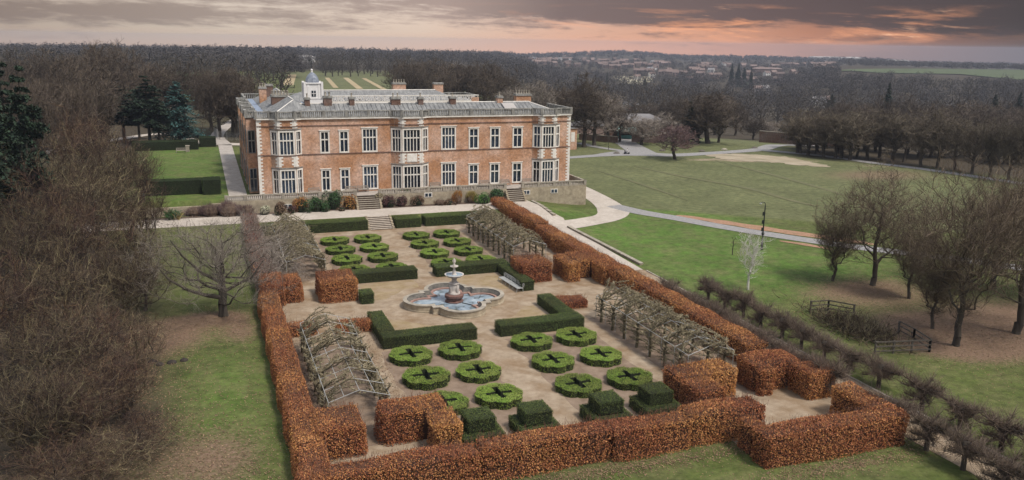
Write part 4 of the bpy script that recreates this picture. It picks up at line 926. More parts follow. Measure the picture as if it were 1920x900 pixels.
# ------------------------------------------------------------------ fountain
def fountain():
    fx, fy = .15, 16.1
    t = thing('stone_fountain', 'tiered white and red stone fountain in a quatrefoil basin of pale blue water', 'fountain', (fx, fy, .03))
    def outline(lobe, c, a, n=240):
        pts = []
        th = sorted(set(list(np.linspace(0, 2*math.pi, n, endpoint=False))+[math.pi/4+k*math.pi/2 for k in range(4)]))
        for q in th:
            u = np.array([math.cos(q), math.sin(q)]); r = a/max(abs(u[0]), abs(u[1]))
            for k in range(4):
                cc = c*np.array([math.cos(k*math.pi/2), math.sin(k*math.pi/2)]); b = u@cc; D = b*b-(cc@cc)+lobe*lobe
                if D > 0: r = max(r, b+math.sqrt(D))
            pts.append(u*r)
        return np.array(pts)
    S = [(0,2.28,2.95,2.98),(-.42,0,0,0)]
    def O(d): return outline(2.28-d, 2.95, 2.95-d)
    def bands(lst, mi_):
        m = MB(); n = len(O(0))
        for (d0,z0,d1,z1,mi) in lst:
            A, B = O(d0), O(d1); V = [(x,y,z0) for x,y in A]+[(x,y,z1) for x,y in B]; m.add(V, [(k,(k+1)%n,n+(k+1)%n,n+k) for k in range(n)], mi)
        return m
    bands([(-.06,0,-.06,.14,0),(-.06,.14,0,.16,0),(0,.16,0,.62,0),(0,.62,-.07,.66,1),(-.07,.66,-.07,.76,1),(-.07,.76,.36,.78,1),(.36,.78,.38,.70,2),(.38,.70,.62,.30,2),(.62,.30,.62,.36,3),(.62,.36,.86,.36,3),(.86,.36,.88,.02,3)], 0).build('basin', ['buff_stone','terrace_stone','fountain_dark','fountain_pink'], t)
    for z, mat, nm, d in ((.22,'pool_water','water',.84),):
        A = O(d); m = MB(); n = len(A); m.add([(x,y,z) for x,y in A]+[(0,0,z)], [(k,(k+1)%n,n) for k in range(n)]); m.build(nm, mat, t)
    p = MB(); p.lathe([(.95,.1),(1.0,.3),(.78,.42),(.82,.55),(1.02,.75),(1.02,.95),(.7,1.05),(.0,1.06)], 8, (0,0,0)); p.build('pedestal', 'fountain_red', t)
    c = MB(); c.lathe([(.62,1.05),(.62,1.2),(.5,1.28),(.46,1.5),(.5,1.9),(.46,2.05),(.56,2.12),(.5,2.2),(.3,2.3),(.24,2.5),(.3,2.62),(.22,2.72)], 14, (0,0,0))
    for k in range(4):
        a = k*math.pi/2+.4; c.lathe([(.13,1.2),(.18,1.4),(.15,1.65),(.17,1.75),(.1,1.85),(.12,1.95),(.05,2.03)], 8, (.46*math.cos(a), .46*math.sin(a), 0))
    c.build('column', 'fountain_white', t, True)
    b = MB(); b.lathe([(.2,2.7),(.35,2.74),(.75,2.86),(.96,3.02),(1.0,3.1),(.93,3.1),(.7,2.97),(.2,2.9)], 24); b.build('bowl', 'fountain_white', t, True)
    bw = MB(); bw.lathe([(.86,3.06),(.0,3.05)], 20); bw.build('bowl_water', 'pool_water', t)
    f = MB(); f.lathe([(.3,2.9),(.26,3.1),(.16,3.2),(.22,3.35),(.13,3.5),(.11,3.72),(.16,3.8)], 12); f.lathe([(.14,3.78),(.36,3.86),(.44,3.95),(.40,3.95),(.12,3.87)], 18); f.lathe([(.12,3.86),(.13,4.1),(.08,4.2),(.14,4.32),(.15,4.42),(.09,4.52),(.12,4.6),(.06,4.72),(.0,4.76)], 10)
    for s in (-1,1): f.poly([(0,0,4.3),(s*.16,0,4.45),(s*.12,0,4.62)], [.06,.05,.03], 6)
    f.build('finial', 'fountain_white', t, True)
    d = MB(); d.tubes([(.6,-.9,.25)], [(1.9,-2.6,.26)], .05, .05, 6); d.tubes([(2.2,.3,.26),(2.7,.1,.26)], [(2.7,.1,.27),(3.1,.9,.28)], .035, .03, 5); d.build('pipe', 'iron', t)
fountain()
def low_bench():
    a, b = at(944,529), at(971,546); c = (a+b)/2; rot = math.atan2(b[1]-a[1], b[0]-a[0]); L_ = 5.0
    t = thing('slatted_bench', 'long white slatted bench against the yew hedge right of the fountain', 'bench', c, rot)
    s = MB()
    for k in range(4): s.box(-L_/2, L_/2, -.34+.18*k, -.2+.18*k, .44, .49)
    s.build('seat', 'metal_white', t)
    bk = MB()
    for k in range(3): bk.box(-L_/2, L_/2, .40+.03*k, .43+.03*k, .56+.14*k, .66+.14*k)
    bk.build('backrest', 'metal_white', t)
    for k in range(6):
        x = -L_/2+.1+(L_-.2)*k/5
        for y in (-.42, .38): l = MB(); l.tubes([(x, y, 0)], [(x, y*.8, .46 if y < 0 else .95)], .03, .03, 5); l.build('leg', 'metal_white', t)
low_bench()

# ------------------------------------------------------------------ pergolas with trained trees
def perg_tree_meshes():
    out = []
    for sd in range(8):
        rr = np.random.default_rng(50+sd); T = MB(); K = MB(); pts = [(0,0,0)]; z = 0
        for k in range(6): z += .38; pts.append((rr.normal(0,.03), rr.normal(0,.03), z))
        T.poly(pts, [.13,.12,.115,.11,.105,.10,.09], 7); pts = np.array(pts)
        P0, P1, r0, r1 = [], [], [], []; S0, S1 = [], []
        def arm(p, d, L_, r):
            n = 6; q = np.array(p, float); d = np.array(d, float)
            for k in range(n):
                dd = d+rr.normal(0,.22,3); dd /= np.linalg.norm(dd); q2 = q+dd*L_/n; P0.append(q); P1.append(q2); r0.append(r*(1-k/n*.6)); r1.append(r*(1-(k+1)/n*.6))
                for _ in range(4):
                    e = rr.normal(0,1,3); e[2] = abs(e[2])*.8; e /= np.linalg.norm(e); b = q+(q2-q)*rr.uniform(0,1); S0.append(b); S1.append(b+e*rr.uniform(.08,.32))
                q = q2; d = d*.8+dd*.2
            return q
        for z in (.55, 1.0, 1.45, 1.9):
            for s in (-1, 1): arm((0,0,z), (rr.normal(0,.12), s, rr.normal(.03,.1)), rr.uniform(.75,1.15), .045)
        for _ in range(6 if sd < 4 else 1):
            q = arm((0,0,2.2), (rr.uniform(.6,1), rr.normal(0,.5), .38), rr.uniform(1.2,2.3), .055)
            arm(q, (.8, rr.normal(0,.7), rr.uniform(-.1,.3)), 1.1, .035)
        for _ in range(3 if sd < 4 else 9): arm((0,0,rr.uniform(1.3,2.2)), (rr.normal(.1,.3), rr.normal(0,.8), .5), .9, .045)
        K.tubes(P0, P1, r0, r1, 5, 0); K.tubes(S0, S1, .028, .010, 3, 1, rr.uniform(0,1,len(S0)))
        out.append((T.mesh('trunk', 'bark_moss'), K.mesh('crown', ['bark_moss','spur'])))
    return out
PT = perg_tree_meshes()
def pergola(label, xc, y0, y1, n, where, ends, tangle=0, seed=0):
    hw = 2.1; t = thing('metal_pergola', label, 'pergola', (xc, y0, 0)); L_ = y1-y0
    for k in range(n+1):
        y = L_*k/n; a = MB(); a.poly([(-hw,y,0),(-hw,y,2.35),(0,y,3.0),(hw,y,2.35),(hw,y,0)], .024, 5); a.build('arch', 'metal_white', t)
    for x, z in ((0,3.0),(-hw,2.35),(hw,2.35),(-hw*.5,2.68),(hw*.5,2.68)):
        a = MB(); a.tubes([(x,0,z+.002)], [(x,L_,z+.002)], .022, .022, 5); a.build('rail', 'metal_white', t)
    rr = np.random.default_rng(seed)
    for sx, sn in ((-1, 'left'), (1, 'right')):
        m_ = int(L_/2.12)
        for k in range(m_):
            T, K = PT[rr.integers(0,4)+(4 if where == 'near left' and rr.uniform() < .8 else 0)]; y = y0+L_*(k+.5)/m_
            o = thing('trained_tree', f'trained bare tree, {sn} side of the {where} pergola, {ORD[k]} from its near end', 'trained tree', (xc+sx*hw, y, 0.02), 0 if sx < 0 else math.pi, f'trained trees of the {where} pergola', (rr.uniform(.9,1.15), rr.uniform(.9,1.1), rr.uniform(.95,1.06)))
            link('trunk', T, o); link('crown', K, o)
            if tangle and rr.uniform() < tangle:
                T2, K2 = PT[rr.integers(0,4)]; c = link('crown', K2, o, (.3,.4,.1), .4)
pergola('open white metal pergola at the near left with sparse trained trees', -14.0, -9.6, 7.6, 8, 'near left', 0, .3, 1)
pergola('white metal pergola at the near right matted with trained branches', 14.05, -9.4, 7.3, 8, 'near right', 0, .95, 2)
pergola('white metal pergola at the far left smothered in grey rambling stems', -13.2, 28.6, 49.0, 9, 'far left', 0, .7, 3)
pergola('white metal pergola at the far right roofed with grey trained branches', 13.2, 28.4, 47.6, 9, 'far right', 0, .8, 4)
def rambler(label, x0, x1, y0, y1, n, mat, seed, z0=.2, z1=2.9):
    rr = np.random.default_rng(seed); m = MB(); P0, P1, A, B = [], [], [], []
    for _ in range(n):
        q = np.array([rr.uniform(x0,x1), rr.uniform(y0,y1), rr.uniform(z0,z1)]); d = rr.normal(0,1,3); d[2] = abs(d[2])*.5
        for k in range(6):
            d = d+rr.normal(0,.4,3); d[2] -= .12; d /= np.linalg.norm(d); q2 = q+d*.32; q2[2] = max(q2[2], .1); P0.append(q); P1.append(q2); A.append(.022-.002*k); B.append(.020-.002*k); q = q2
    m.tubes(P0, P1, A, B, 3, 0, rr.uniform(0,1,len(P0))); o = m.build('rambling_rose', mat); return tag(o, label, 'climber')
rambler('pale grey tangle of rambling stems over the left side of the far left pergola', -17.0, -13.4, 27.2, 40, 560, 'twig_pale', 5)
rambler('darker brown tangle of rambling stems at the terrace end of the far left pergola', -16.2, -11.2, 40, 51.5, 420, 'spur', 6)

# ------------------------------------------------------------------ shrubs in the border under the terrace
def shrub(label, px, py, w_, h_, mat, z=1.43, dens=1.0, size=.2, seed=0, twig=None, cat='shrub', xy=None):
    rr = np.random.default_rng(seed+int(px)); p = at(px, py, z) if xy is None else (xy[0], xy[1], z); m = MB(); n = int(420*dens*w_*h_)
    nl = 7; C = rr.normal(0,1,(nl,3))*np.array([w_*.22,w_*.18,h_*.12])+np.array([0,0,h_*.52]); C[0] = (0,0,h_*.5)
    k = rr.integers(0,nl,n); d = rr.normal(0,1,(n,3)); d /= np.linalg.norm(d,axis=1,keepdims=True); rad = np.array([w_*.36,w_*.34,h_*.46])*rr.uniform(.78,1.03,(n,1)); P = C[k]+d*rad; P[:,2] = np.clip(P[:,2],.03,h_*1.06)
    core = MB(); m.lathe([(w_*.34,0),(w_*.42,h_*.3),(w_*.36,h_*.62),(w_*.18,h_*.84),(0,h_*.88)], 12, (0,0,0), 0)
    if twig: q = P*np.array([.55,.55,.3]); m.tubes(q, P*np.array([1.05,1.05,1.08]), .018, .008, 3, 1, rr.uniform(0,1,n))
    else: m.leaves(P, d, size, rr, 1, None, .7)
    o = m.build('shrub', ['leaf_core' if not twig else 'dark_ground', mat]); o.location = tuple(float(c) for c in p); return tag(o, label, cat)
for a in (('cream variegated dome shrub at the left end of the terrace border',497,402,1.5,1.15,'shrub_cream'), ('rusty brown bush right of the cream dome shrub',524,403,1.7,1.9,'shrub_brown'), ('low purple-red bush between the brown bush and the orange mahonia',546,400,1.2,1.1,'shrub_purple'),
          ('orange-flecked shrub in the terrace border left of the dark green ones',566,397,2.0,2.1,'shrub_orange'), ('glossy dark green shrub in front of the terrace wall, left of two',594,396,2.0,2.2,'shrub_green'), ('taller glossy dark green shrub left of the golden-brown one',626,392,2.2,2.7,'shrub_green'),
          ('golden-brown rounded shrub beside the left foot of the terrace steps',655,391,2.0,2.0,'shrub_orange'), ('dark purple bush right of the stone planter',731,388,1.7,1.7,'shrub_purple'), ('darker maroon bush below the green one, right of the purple bush',752,386,1.6,1.6,'shrub_purple'),
          ('bright green laurel behind the maroon bush',762,378,2.4,2.2,'shrub_green'), ('greyish brown bush right of the green laurel',783,385,1.6,1.5,'shrub_brown'), ('low brown grasses in the middle of the terrace border',825,384,1.8,.9,'shrub_brown'), ('rust-red stemmed dogwood in the terrace border',857,381,1.8,1.8,'shrub_orange'),
          ('yellow-stemmed dogwood beside the clipped green ball',884,380,1.8,1.7,'shrub_yellow'), ('clipped bright green ball at the right end of the terrace border',907,381,2.0,1.6,'shrub_bright'), ('dark green laurel between the green ball and the right terrace steps',931,377,2.3,2.1,'shrub_green')):
    shrub(*a, twig='dogwood' in a[0] or 'grasses' in a[0])
shrub('brown dead perennials between the laurel and the terrace wall', 842, 384, 1.2, .8, 'shrub_brown'); shrub('low brown-green groundcover left of the golden-brown shrub', 641, 395, 1.2, .6, 'shrub_brown'); shrub('small dark green shrub between the two glossy ones', 610, 397, 1.1, 1.2, 'shrub_green')
for px, w_, h_, lab in ((395,2.6,1.7,'purplish bare thicket left of the terrace wall end'), (430,3.2,2.0,'pinkish grey bare thicket in front of the terrace wall end'), (462,2.4,1.5,'reddish bare bush beside the cream dome shrub'), (365,2.2,1.4,'low brown bare bush right of the spiky plant')):
    shrub(lab, px, 404 if px < 460 else 403, w_, h_, 'twig_purple', dens=.7, twig=True)
def spiky():
    p = at(322, 411, 1.43); t = tag(link('spiky_plant', None, None, tuple(p)), 'dark spiky plant with yellow-striped blades beside the gravel walk', 'plant'); rr = np.random.default_rng(9)
    for mat, n, L_, nm in (('shrub_green',150,1.9,'dark_blades'), ('shrub_yellow',26,1.5,'striped_blades')):
        m = MB()
        for _ in range(n):
            a = rr.uniform(0,6.28); e = rr.uniform(.5,1.45); d = np.array([math.cos(a)*math.cos(e), math.sin(a)*math.cos(e), math.sin(e)]); off = np.array([.7,-.4,0]) if nm[0] == 's' else np.zeros(3)
            q = off+np.array([rr.normal(0,.2), rr.normal(0,.2), 0]); l = L_*rr.uniform(.7,1.1); m.tubes([q, q+d*l*.6], [q+d*l*.6, q+d*l*.9+np.array([d[0]*.25,d[1]*.25,-.2])*l*.5], [.05,.05], [.05,.01], 3, 0, rr.uniform(0,1,2))
        m.build(nm, mat, t)
spiky()

# ------------------------------------------------------------------ benches, lamps, fences
def make_bench(w_=1.7):
    fr = {}
    s = MB()
    for k in range(4): s.box(-w_/2+.03, w_/2-.03, -.26+.13*k, -.15+.13*k, .42, .455)
    fr['seat'] = s.mesh('seat', 'wood_grey'); b = MB(); b.box(-w_/2, w_/2, .25, .31, .88, .97); b.box(-w_/2, w_/2, .24, .29, .5, .57)
    for k in range(12): x = -w_/2+.1+(w_-.2)*k/11; b.box(x-.03, x+.03, .255, .285, .57, .88)
    fr['backrest'] = b.mesh('backrest', 'wood_grey'); l = MB(); l.box(-.035,.035,-.035,.035,0,.66); fr['leg'] = l.mesh('leg','wood_grey'); l2 = MB(); l2.box(-.035,.035,-.035,.035,0,.95); fr['rear'] = l2.mesh('leg','wood_grey')
    a = MB(); a.box(-.045,.045,-.30,.30,.66,.71); fr['arm'] = a.mesh('armrest','wood_grey'); fr['w'] = w_; return fr
BN = make_bench(); BN2 = make_bench(2.0)
def bench(B, label, p, rot=0, group=None):
    t = thing('garden_bench', label, 'bench', p, rot, group); link('seat', B['seat'], t); link('backrest', B['backrest'], t); w_ = B['w']
    for s in (-1,1):
        link('leg', B['leg'], t, (s*(w_/2-.04), -.26, 0)); link('leg', B['rear'], t, (s*(w_/2-.04), .28, 0)); link('armrest', B['arm'], t, (s*(w_/2-.04), 0, 0))
G = 'grey wooden benches on the mansion terrace'
for px, lab in ((588.5,'grey wooden bench on the terrace right of the left bay, leftmost of all'), (658,'grey wooden bench on the terrace, left one of the close pair above the steps'), (680.5,'grey wooden bench on the terrace, right one of the close pair above the steps'), (816,'grey wooden bench on the terrace right of the central bay'), (908.6,'pale grey wooden bench under the terrace windows right of the middle'), (946.5,'grey wooden bench on the terrace just left of the right stairs head'), (988,'grey wooden bench on the terrace close to the right bay')):
    p = at_y(px, 350, 64.45); bench(BN, lab, (p[0], 64.4, 3.31), 0, G)
p = at(340.5, 287, 3.2); bench(BN2, 'wooden bench on the far side of the west lawn against the dark hedge', (p[0], p[1]+.6, float(height(p[0], p[1]))), 0)
def plinth():
    p = at(350, 285, 3.2); t = thing('stone_plinth', 'pale square plinth beside the west lawn bench', 'plinth', (p[0]+.2, p[1]+.8, 3.2)); m = MB(); m.box(-.35,.35,-.35,.35,0,1.1); m.box(-.42,.42,-.42,.42,1.1,1.25); m.build('block', 'terrace_stone', t)
plinth()
def lamp_tall():
    t = thing('street_lamp', 'tall dark lamp post with a hooked arm on the east lawn beside the drive', 'street lamp', (45.3, 26.5, 0))
    m = MB(); m.lathe([(.16,0),(.16,.9),(.10,1.0),(.085,3.2),(.07,5.9)], 10); m.box(-.13,.13,-.13,.13,2.0,2.35); m.build('post', 'iron', t, True)
    a = MB(); a.poly([(0,0,5.85),(0,0,6.15),(-.18,0,6.35),(-.5,0,6.4),(-.72,0,6.3)], .04, 6); a.build('arm', 'iron', t)
    h = MB(); h.lathe([(.05,.12),(.17,.04),(.15,-.03),(.0,-.05)], 10, (-.74,0,6.2)); h.build('lantern', 'metal_white', t, True)
    for z in (4.6, 3.5, 2.5): b = MB(); b.box(-.32,-.1,-.02,.02,z,z+.5); b.build('bracket_box', 'iron', t)
lamp_tall()
def lamp_left():
    p = at(275, 432, 1.4); t = thing('street_lamp', 'slim black lamp post by the gravel walk among the bare trees on the left', 'street lamp', p)
    m = MB(); m.lathe([(.12,0),(.12,.7),(.07,.8),(.055,4.2)], 10); m.build('post', 'iron', t, True); h = MB(); h.lathe([(.1,4.2),(.2,4.6),(.22,4.65),(.05,4.9),(.02,5.0)], 6); h.build('lantern', 'iron', t)
lamp_left()
def rail_fence(label, pts, h=1.1, rails=3, mat='wood_dark'):
    z0 = pts[0]; t = thing('post_rail_fence', label, 'fence', (z0[0], z0[1], float(height(z0[0], z0[1])))); base = np.array([z0[0], z0[1]])
    for a, b in zip(pts, pts[1:]):
        a = np.array(a[:2])-base; b = np.array(b[:2])-base; L_ = np.linalg.norm(b-a); n = max(1, round(L_/1.9)); u = (b-a)/L_
        for k in range(n+1): q = a+u*L_*k/n; p_ = MB(); p_.box(q[0]-.07, q[0]+.07, q[1]-.07, q[1]+.07, -.1, h+.1); p_.build('post', mat, t)
        for r_ in range(rails): z = .3+(h-.25)*r_/max(1, rails-1); m = MB(); m.obox(a, u, (u[1],-u[0]), -.05, L_+.05, .071, .12, z-.055, z+.055); m.build('rail', mat, t)
rail_fence('dark post and rail fence behind the brushwood on the east lawn', [at(1519,585), at(1552,583), at(1600,592)])
rail_fence('weathered post and rail fence corner on the near side of the brushwood', [at(1640,664), at(1742,660), at(1712,640), at(1684,625)])
def mesh_fence():
    t = thing('wire_fence', 'light wire mesh fence curving beside the path behind the west lawn', 'fence', (-17,131,3.2)); pts = [at(474,266,3.2), at(440,265,3.2), at(412,262,3.2), at(402,254,3.2), at(412,244,3.2)]; base = np.array([-17,131.])
    for a, b in zip(pts, pts[1:]):
        a = a[:2]-base; b = b[:2]-base; L_ = np.linalg.norm(b-a); n = max(1, round(L_/2.2)); u = (b-a)/L_
        for k in range(n+1): q = a+u*L_*k/n; m = MB(); m.tubes([(q[0],q[1],0)], [(q[0],q[1],1.9)], .03, .03, 5); m.build('post', 'metal_white', t)
        m = MB(); nn = int(L_/.35); Q = a+(b-a)*np.linspace(0,1,nn)[:,None]; m.tubes(np.column_stack([Q, np.full(nn,.05)]), np.column_stack([Q, np.full(nn,1.85)]), .008, .008, 3)
        for z in np.linspace(.1,1.85,7): m.tubes([(a[0],a[1],z)], [(b[0],b[1],z)], .012, .012, 3)
        m.build('mesh_panel', 'metal_white', t)
mesh_fence()

# ------------------------------------------------------------------ trees
def grow(seed, H, bole, rx, n, shape='round', lean=0.0, bf=.35, shell=.45, twigs=4, tl=1.0, rt=.35, tw=.013, up=.35, low=0.0, dark=False, ex=1.8, skew=1.0):
    rr = np.random.default_rng(seed); zc = (bole+H)/2; rz = (H-bole)/2
    nodes = []; par = []; z = 0.0; x = y = 0.0; k = 0
    lead_top = bole+(H-bole)*(.62 if shape != 'vase' else .15)
    while z < lead_top:
        nodes.append((x,y,z)); par.append(k-1); k += 1; z += H/16; x += rr.normal(0,H*.006)+lean*H/16; y += rr.normal(0,H*.006)
    nl = k; N = np.zeros((nl+n*6,3)); N[:nl] = nodes; PL = np.zeros(len(N)); PL[:nl] = N[:nl,2]; PA = np.full(len(N),-1); PA[:nl] = par
    d = rr.normal(0,1,(n,3)); d /= np.linalg.norm(d,axis=1,keepdims=True); r_ = rr.uniform(0,1,n)**shell; lump = 1+.16*np.sin(d[:,0]*5+seed)+.14*np.sin(d[:,1]*6+seed*2)+.1*np.sin(d[:,2]*7+seed)
    P = d*r_[:,None]*lump[:,None]*np.array([rx,rx,rz])+np.array([lean*zc,0,zc])
    if shape == 'vase': f = np.clip((P[:,2]-bole)/(H-bole),0,1); P[:,:2] *= (.25+.9*f)[:,None]
    if shape == 'dome': f = np.clip((P[:,2]-bole)/(H-bole),0,1); P[:,:2] *= (1.15-.45*f)[:,None]; P[:,2] = bole+(P[:,2]-bole)*.98
    P = P[P[:,2] > bole*.75-low]; P = P[np.argsort(np.linalg.norm((P-np.array([0,0,bole]))/np.array([1,1,.8]),axis=1))]
    cnt = nl; ok0 = max(1, int(nl*bole/lead_top*.8)); step = H/13
    for p in P:
        c = N[ok0:cnt]; dv = p-c; dist = np.linalg.norm(dv,axis=1); cost = dist+bf*PL[ok0:cnt]+.55*np.clip(-dv[:,2],0,None); j = int(np.argmin(cost))+ok0
        L_ = np.linalg.norm(p-N[j]); m_ = max(1, min(6, int(L_/step))); prev = j; a = N[j].copy()
        for q in range(m_):
            t = (q+1)/m_; pos = a+(p-a)*t; pos[2] -= math.sin(t*math.pi)*L_*.10; pos += rr.normal(0,L_*.025,3) if q < m_-1 else 0
            N[cnt] = pos; PA[cnt] = prev; PL[cnt] = PL[prev]+np.linalg.norm(pos-N[prev]); prev = cnt; cnt += 1
    N, PA = N[:cnt], PA[:cnt]; nc = np.zeros(cnt,int); RS = np.zeros(cnt); e = ex
    for i in range(cnt-1,0,-1):
        if nc[i] == 0: RS[i] = 1.0
        RS[PA[i]] += RS[i]; nc[PA[i]] += 1
    RS = RS**(1/e); RS = RS/RS[0]*rt; RS = np.maximum(RS, tw*1.3)
    T, K = MB(), MB(); idx = np.arange(1,cnt); r0, r1 = RS[PA[idx]].copy(), RS[idx]; r0 = np.minimum(r0, r1*1.7); isT = idx < nl
    T.tubes(N[PA[idx[isT]]], N[idx[isT]], np.minimum(RS[PA[idx[isT]]], r1[isT]*1.25), r1[isT], 9, 0)
    T.lathe([(rt*1.5,-.3),(rt*1.28,.05),(rt*1.06,.4),(rt*.88,1.0)], 10)
    big = (~isT) & (r1 > rt*.16); sml = (~isT) & ~big
    K.tubes(N[PA[idx[big]]], N[idx[big]], r0[big], r1[big], 6, 0); K.tubes(N[PA[idx[sml]]], N[idx[sml]], r0[sml], r1[sml], 4, 0 if dark else 1, rr.uniform(0,.6,sml.sum()))
    base = idx[(~isT) & (r1 < rt*.22)]; b = np.repeat(base, twigs); nn = len(b); o = N[b]+(N[PA[b]]-N[b])*rr.uniform(0,.9,(nn,1))
    dirn = (N[b]-N[PA[b]]); dirn /= np.linalg.norm(dirn,axis=1,keepdims=True)+1e-9; dirn = dirn*.7+rr.normal(0,.65,(nn,3)); dirn[:,2] += up; dirn /= np.linalg.norm(dirn,axis=1,keepdims=True)
    L1 = tl*rr.uniform(.45,1.1,(nn,1)); mid = o+dirn*L1*.55; d2 = dirn+rr.normal(0,.35,(nn,3)); d2[:,2] += up*.3; d2 /= np.linalg.norm(d2,axis=1,keepdims=True); end = mid+d2*L1*.55; tt = rr.uniform(0,1,nn)**skew
    K.tubes(o, mid, tw, tw*.75, 3, 1, tt); K.tubes(mid, end, tw*.75, tw*.4, 3, 1, tt)
    s_ = rr.normal(0,.7,(nn,3)); s_[:,2] += up*.4; K.tubes(mid, mid+(d2+s_)*L1*.35, tw*.6, tw*.35, 3, 1, tt)
    return T, K, H, rx
def proto(args, kw, bark='bark', twig='twig'):
    T, K, H, rx = grow(*args, **kw); return dict(T=T.mesh('trunk', bark, True), K=K.mesh('crown', [bark, twig]), H=H, rx=rx)
def variant(p, bark, twig):
    T = p['T'].copy(); T.materials[0] = MAT[bark]; K = p['K'].copy(); K.materials[0] = MAT[bark]; K.materials[1] = MAT[twig]; return dict(T=T, K=K, H=p['H'], rx=p['rx'])
def plant(pr, name, label, cat, x, y, h, wd=None, group=None, z=None, rot=None, lean=0):
    z = float(height(x, y)) if z is None else z; s = h/pr['H']; sx = s if wd is None else wd/(2*pr['rx'])
    o = thing(name, label, cat, (x, y, z-.05), rng.uniform(0, 6.28) if rot is None else rot, group, (sx, sx, s)); link('trunk', pr['T'], o); link('crown', pr['K'], o); return o
NEAR = [proto((101,14,3.0,5.2,900), dict(twigs=5,tl=1.3,rt=.25,tw=.011,shape='round',up=.5)), proto((102,13,2.4,5.6,900), dict(twigs=5,tl=1.3,rt=.23,tw=.011,shape='vase',up=.6)), proto((103,12,2.0,4.8,800), dict(twigs=7,tl=1.3,rt=.19,tw=.011,shape='vase',up=.6))]
NEAR = [variant(p, 'bark', 'twig_warm') for p in NEAR]
MID = [proto((111,13,2.6,4.6,420), dict(twigs=6,tl=1.35,rt=.36,tw=.030,shape='round')), proto((112,14,3.2,4.8,420), dict(twigs=6,tl=1.4,rt=.34,tw=.030,shape='dome')), proto((113,13,2.4,4.3,400), dict(twigs=6,tl=1.4,rt=.32,tw=.030,shape='vase',up=.6)), proto((114,15,4.0,4.4,420), dict(twigs=6,tl=1.35,rt=.34,tw=.030,shape='round'))]
FARM = []
for s_, sh in ((121,'round'),(122,'dome'),(123,'round')):
    T, K, H, rx = grow(s_, 13, 2.0, 5.0, 150, twigs=8, tl=2.0, rt=.4, tw=.075, shape=sh)
    K.add(np.concatenate(T.v), np.concatenate([f for f,_,_ in T.f[4]]), 0); FARM.append(dict(M=K.mesh('bare_tree', ['bark','twig']), H=H, rx=rx, MBk=K))
FAR_BELT = []
def far_tree(label, x, y, h, wd, group):
    if label is None: FAR_BELT.append((x, y, float(height(x, y))-.1, wd, h)); return
    p = FARM[rng.integers(0,3)]; o = link('bare_tree', p['M'], None, (x, y, float(height(x, y))-.1), rng.uniform(0,6.28), (wd/(2*p['rx']), wd/(2*p['rx']), h/p['H'])); tag(o, label, 'tree', group)
THK = [proto((151,14,2.4,5.2,520), dict(twigs=4,tl=1.9,rt=.30,tw=.014,skew=2.4,shape='round',up=.5)), proto((152,13,1.8,5.6,520), dict(twigs=4,tl=1.8,rt=.28,tw=.014,skew=2.4,shape='dome',up=.4)), proto((153,12,1.4,4.8,480), dict(twigs=4,tl=2.0,rt=.26,tw=.014,skew=2.4,shape='vase',up=.7))]
OLIVE = [variant(p, 'bark_moss', 'twig_olive') for p in THK]; RUST = [variant(p, 'bark', 'twig_rust') for p in THK]; PALE = [variant(p, 'bark', 'twig_pale') for p in MID]; PURP = [variant(p, 'bark', 'twig_purple') for p in MID]; AVN = [variant(p, 'bark', 'twig_avenue') for p in MID]

# single trees one can point to
# spreading tree inside the left hedge: a low limb on each side
def left_tree():
    T, K, H, rx = grow(131, 10.2, 1.9, 6.9, 800, 'round', twigs=6, tl=1.3, rt=.40, tw=.008, shell=.5, dark=True, ex=1.6)
    for pts, r in (([(0,0,1.9),(-1.4,-.2,2.3),(-3.0,-.3,3.0),(-4.6,.2,4.0),(-5.6,.5,5.4)],[.22,.18,.14,.09,.05]), ([(0,0,2.4),(1.3,.4,2.9),(2.9,.2,3.7),(4.0,.4,5.2)],[.18,.14,.1,.05]), ([(0,0,2.0),(-1.6,1.0,2.1),(-3.6,1.6,2.6)],[.15,.1,.05]), ([(0,0,3.4),(-1.6,-.6,4.6),(-3.2,-.8,6.4),(-4.2,-.6,8.0)],[.17,.13,.09,.04])): K.poly(pts, r, 7, 0)
    o = thing('bare_tree', 'spreading bare tree with a dark trunk on the grass just outside the left hedge', 'tree', (-22.2,18.9,-.05), 0); T.build('trunk', 'bark', o, True); K.build('crown', ['bark','twig_pale'], o)
left_tree()
def pick(L_): return L_[rng.integers(0, len(L_))]
def at_tree(pr, px, py, ptop, wpx, label, name='bare_tree', group=None, z=None):
    g = ground_at(px, py); zt = z_at(px, ptop, g[0], g[1]); dist = math.hypot(g[0]-CAM[0], g[1]-CAM[1]); return plant(pr, name, label, 'tree', g[0], g[1], zt-g[2], wpx*dist*1.03/FPX, group)
def dist_tree(pr, px, ptop, d, wpx, label, name='bare_tree', group=None):
    x, y = along(px, d); z = float(height(x, y)); h = z_at(px, ptop, x, y)-z; return plant(pr, name, label, 'tree', x, y, max(h, 4), wpx*d/FPX, group)
at_tree(NEAR[0], 1636, 535, 312, 175, 'dark round-headed bare tree standing in leaf litter right of the lamp post')
at_tree(NEAR[2], 1561, 527, 385, 120, 'small slender bare tree left of the round-headed one beyond the lamp post')
at_tree(NEAR[1], 1792, 648, 322, 260, 'largest bare tree in the right-hand clump, its trunk forked low')
at_tree(NEAR[2], 1748, 616, 450, 130, 'small bare tree between the two large trunks of the right-hand clump')
at_tree(NEAR[2], 1704, 560, 400, 120, 'leaning slim bare tree behind the right-hand clump')
at_tree(NEAR[0], 1905, 625, 310, 230, 'bare tree at the right edge of the picture with a dark sturdy trunk')
at_tree(NEAR[1], 1862, 540, 330, 190, 'bare tree at the back of the right-hand clump near the drive')
at_tree(NEAR[0], 1945, 560, 330, 200, 'bare tree partly cut by the right edge behind the sturdy trunk')
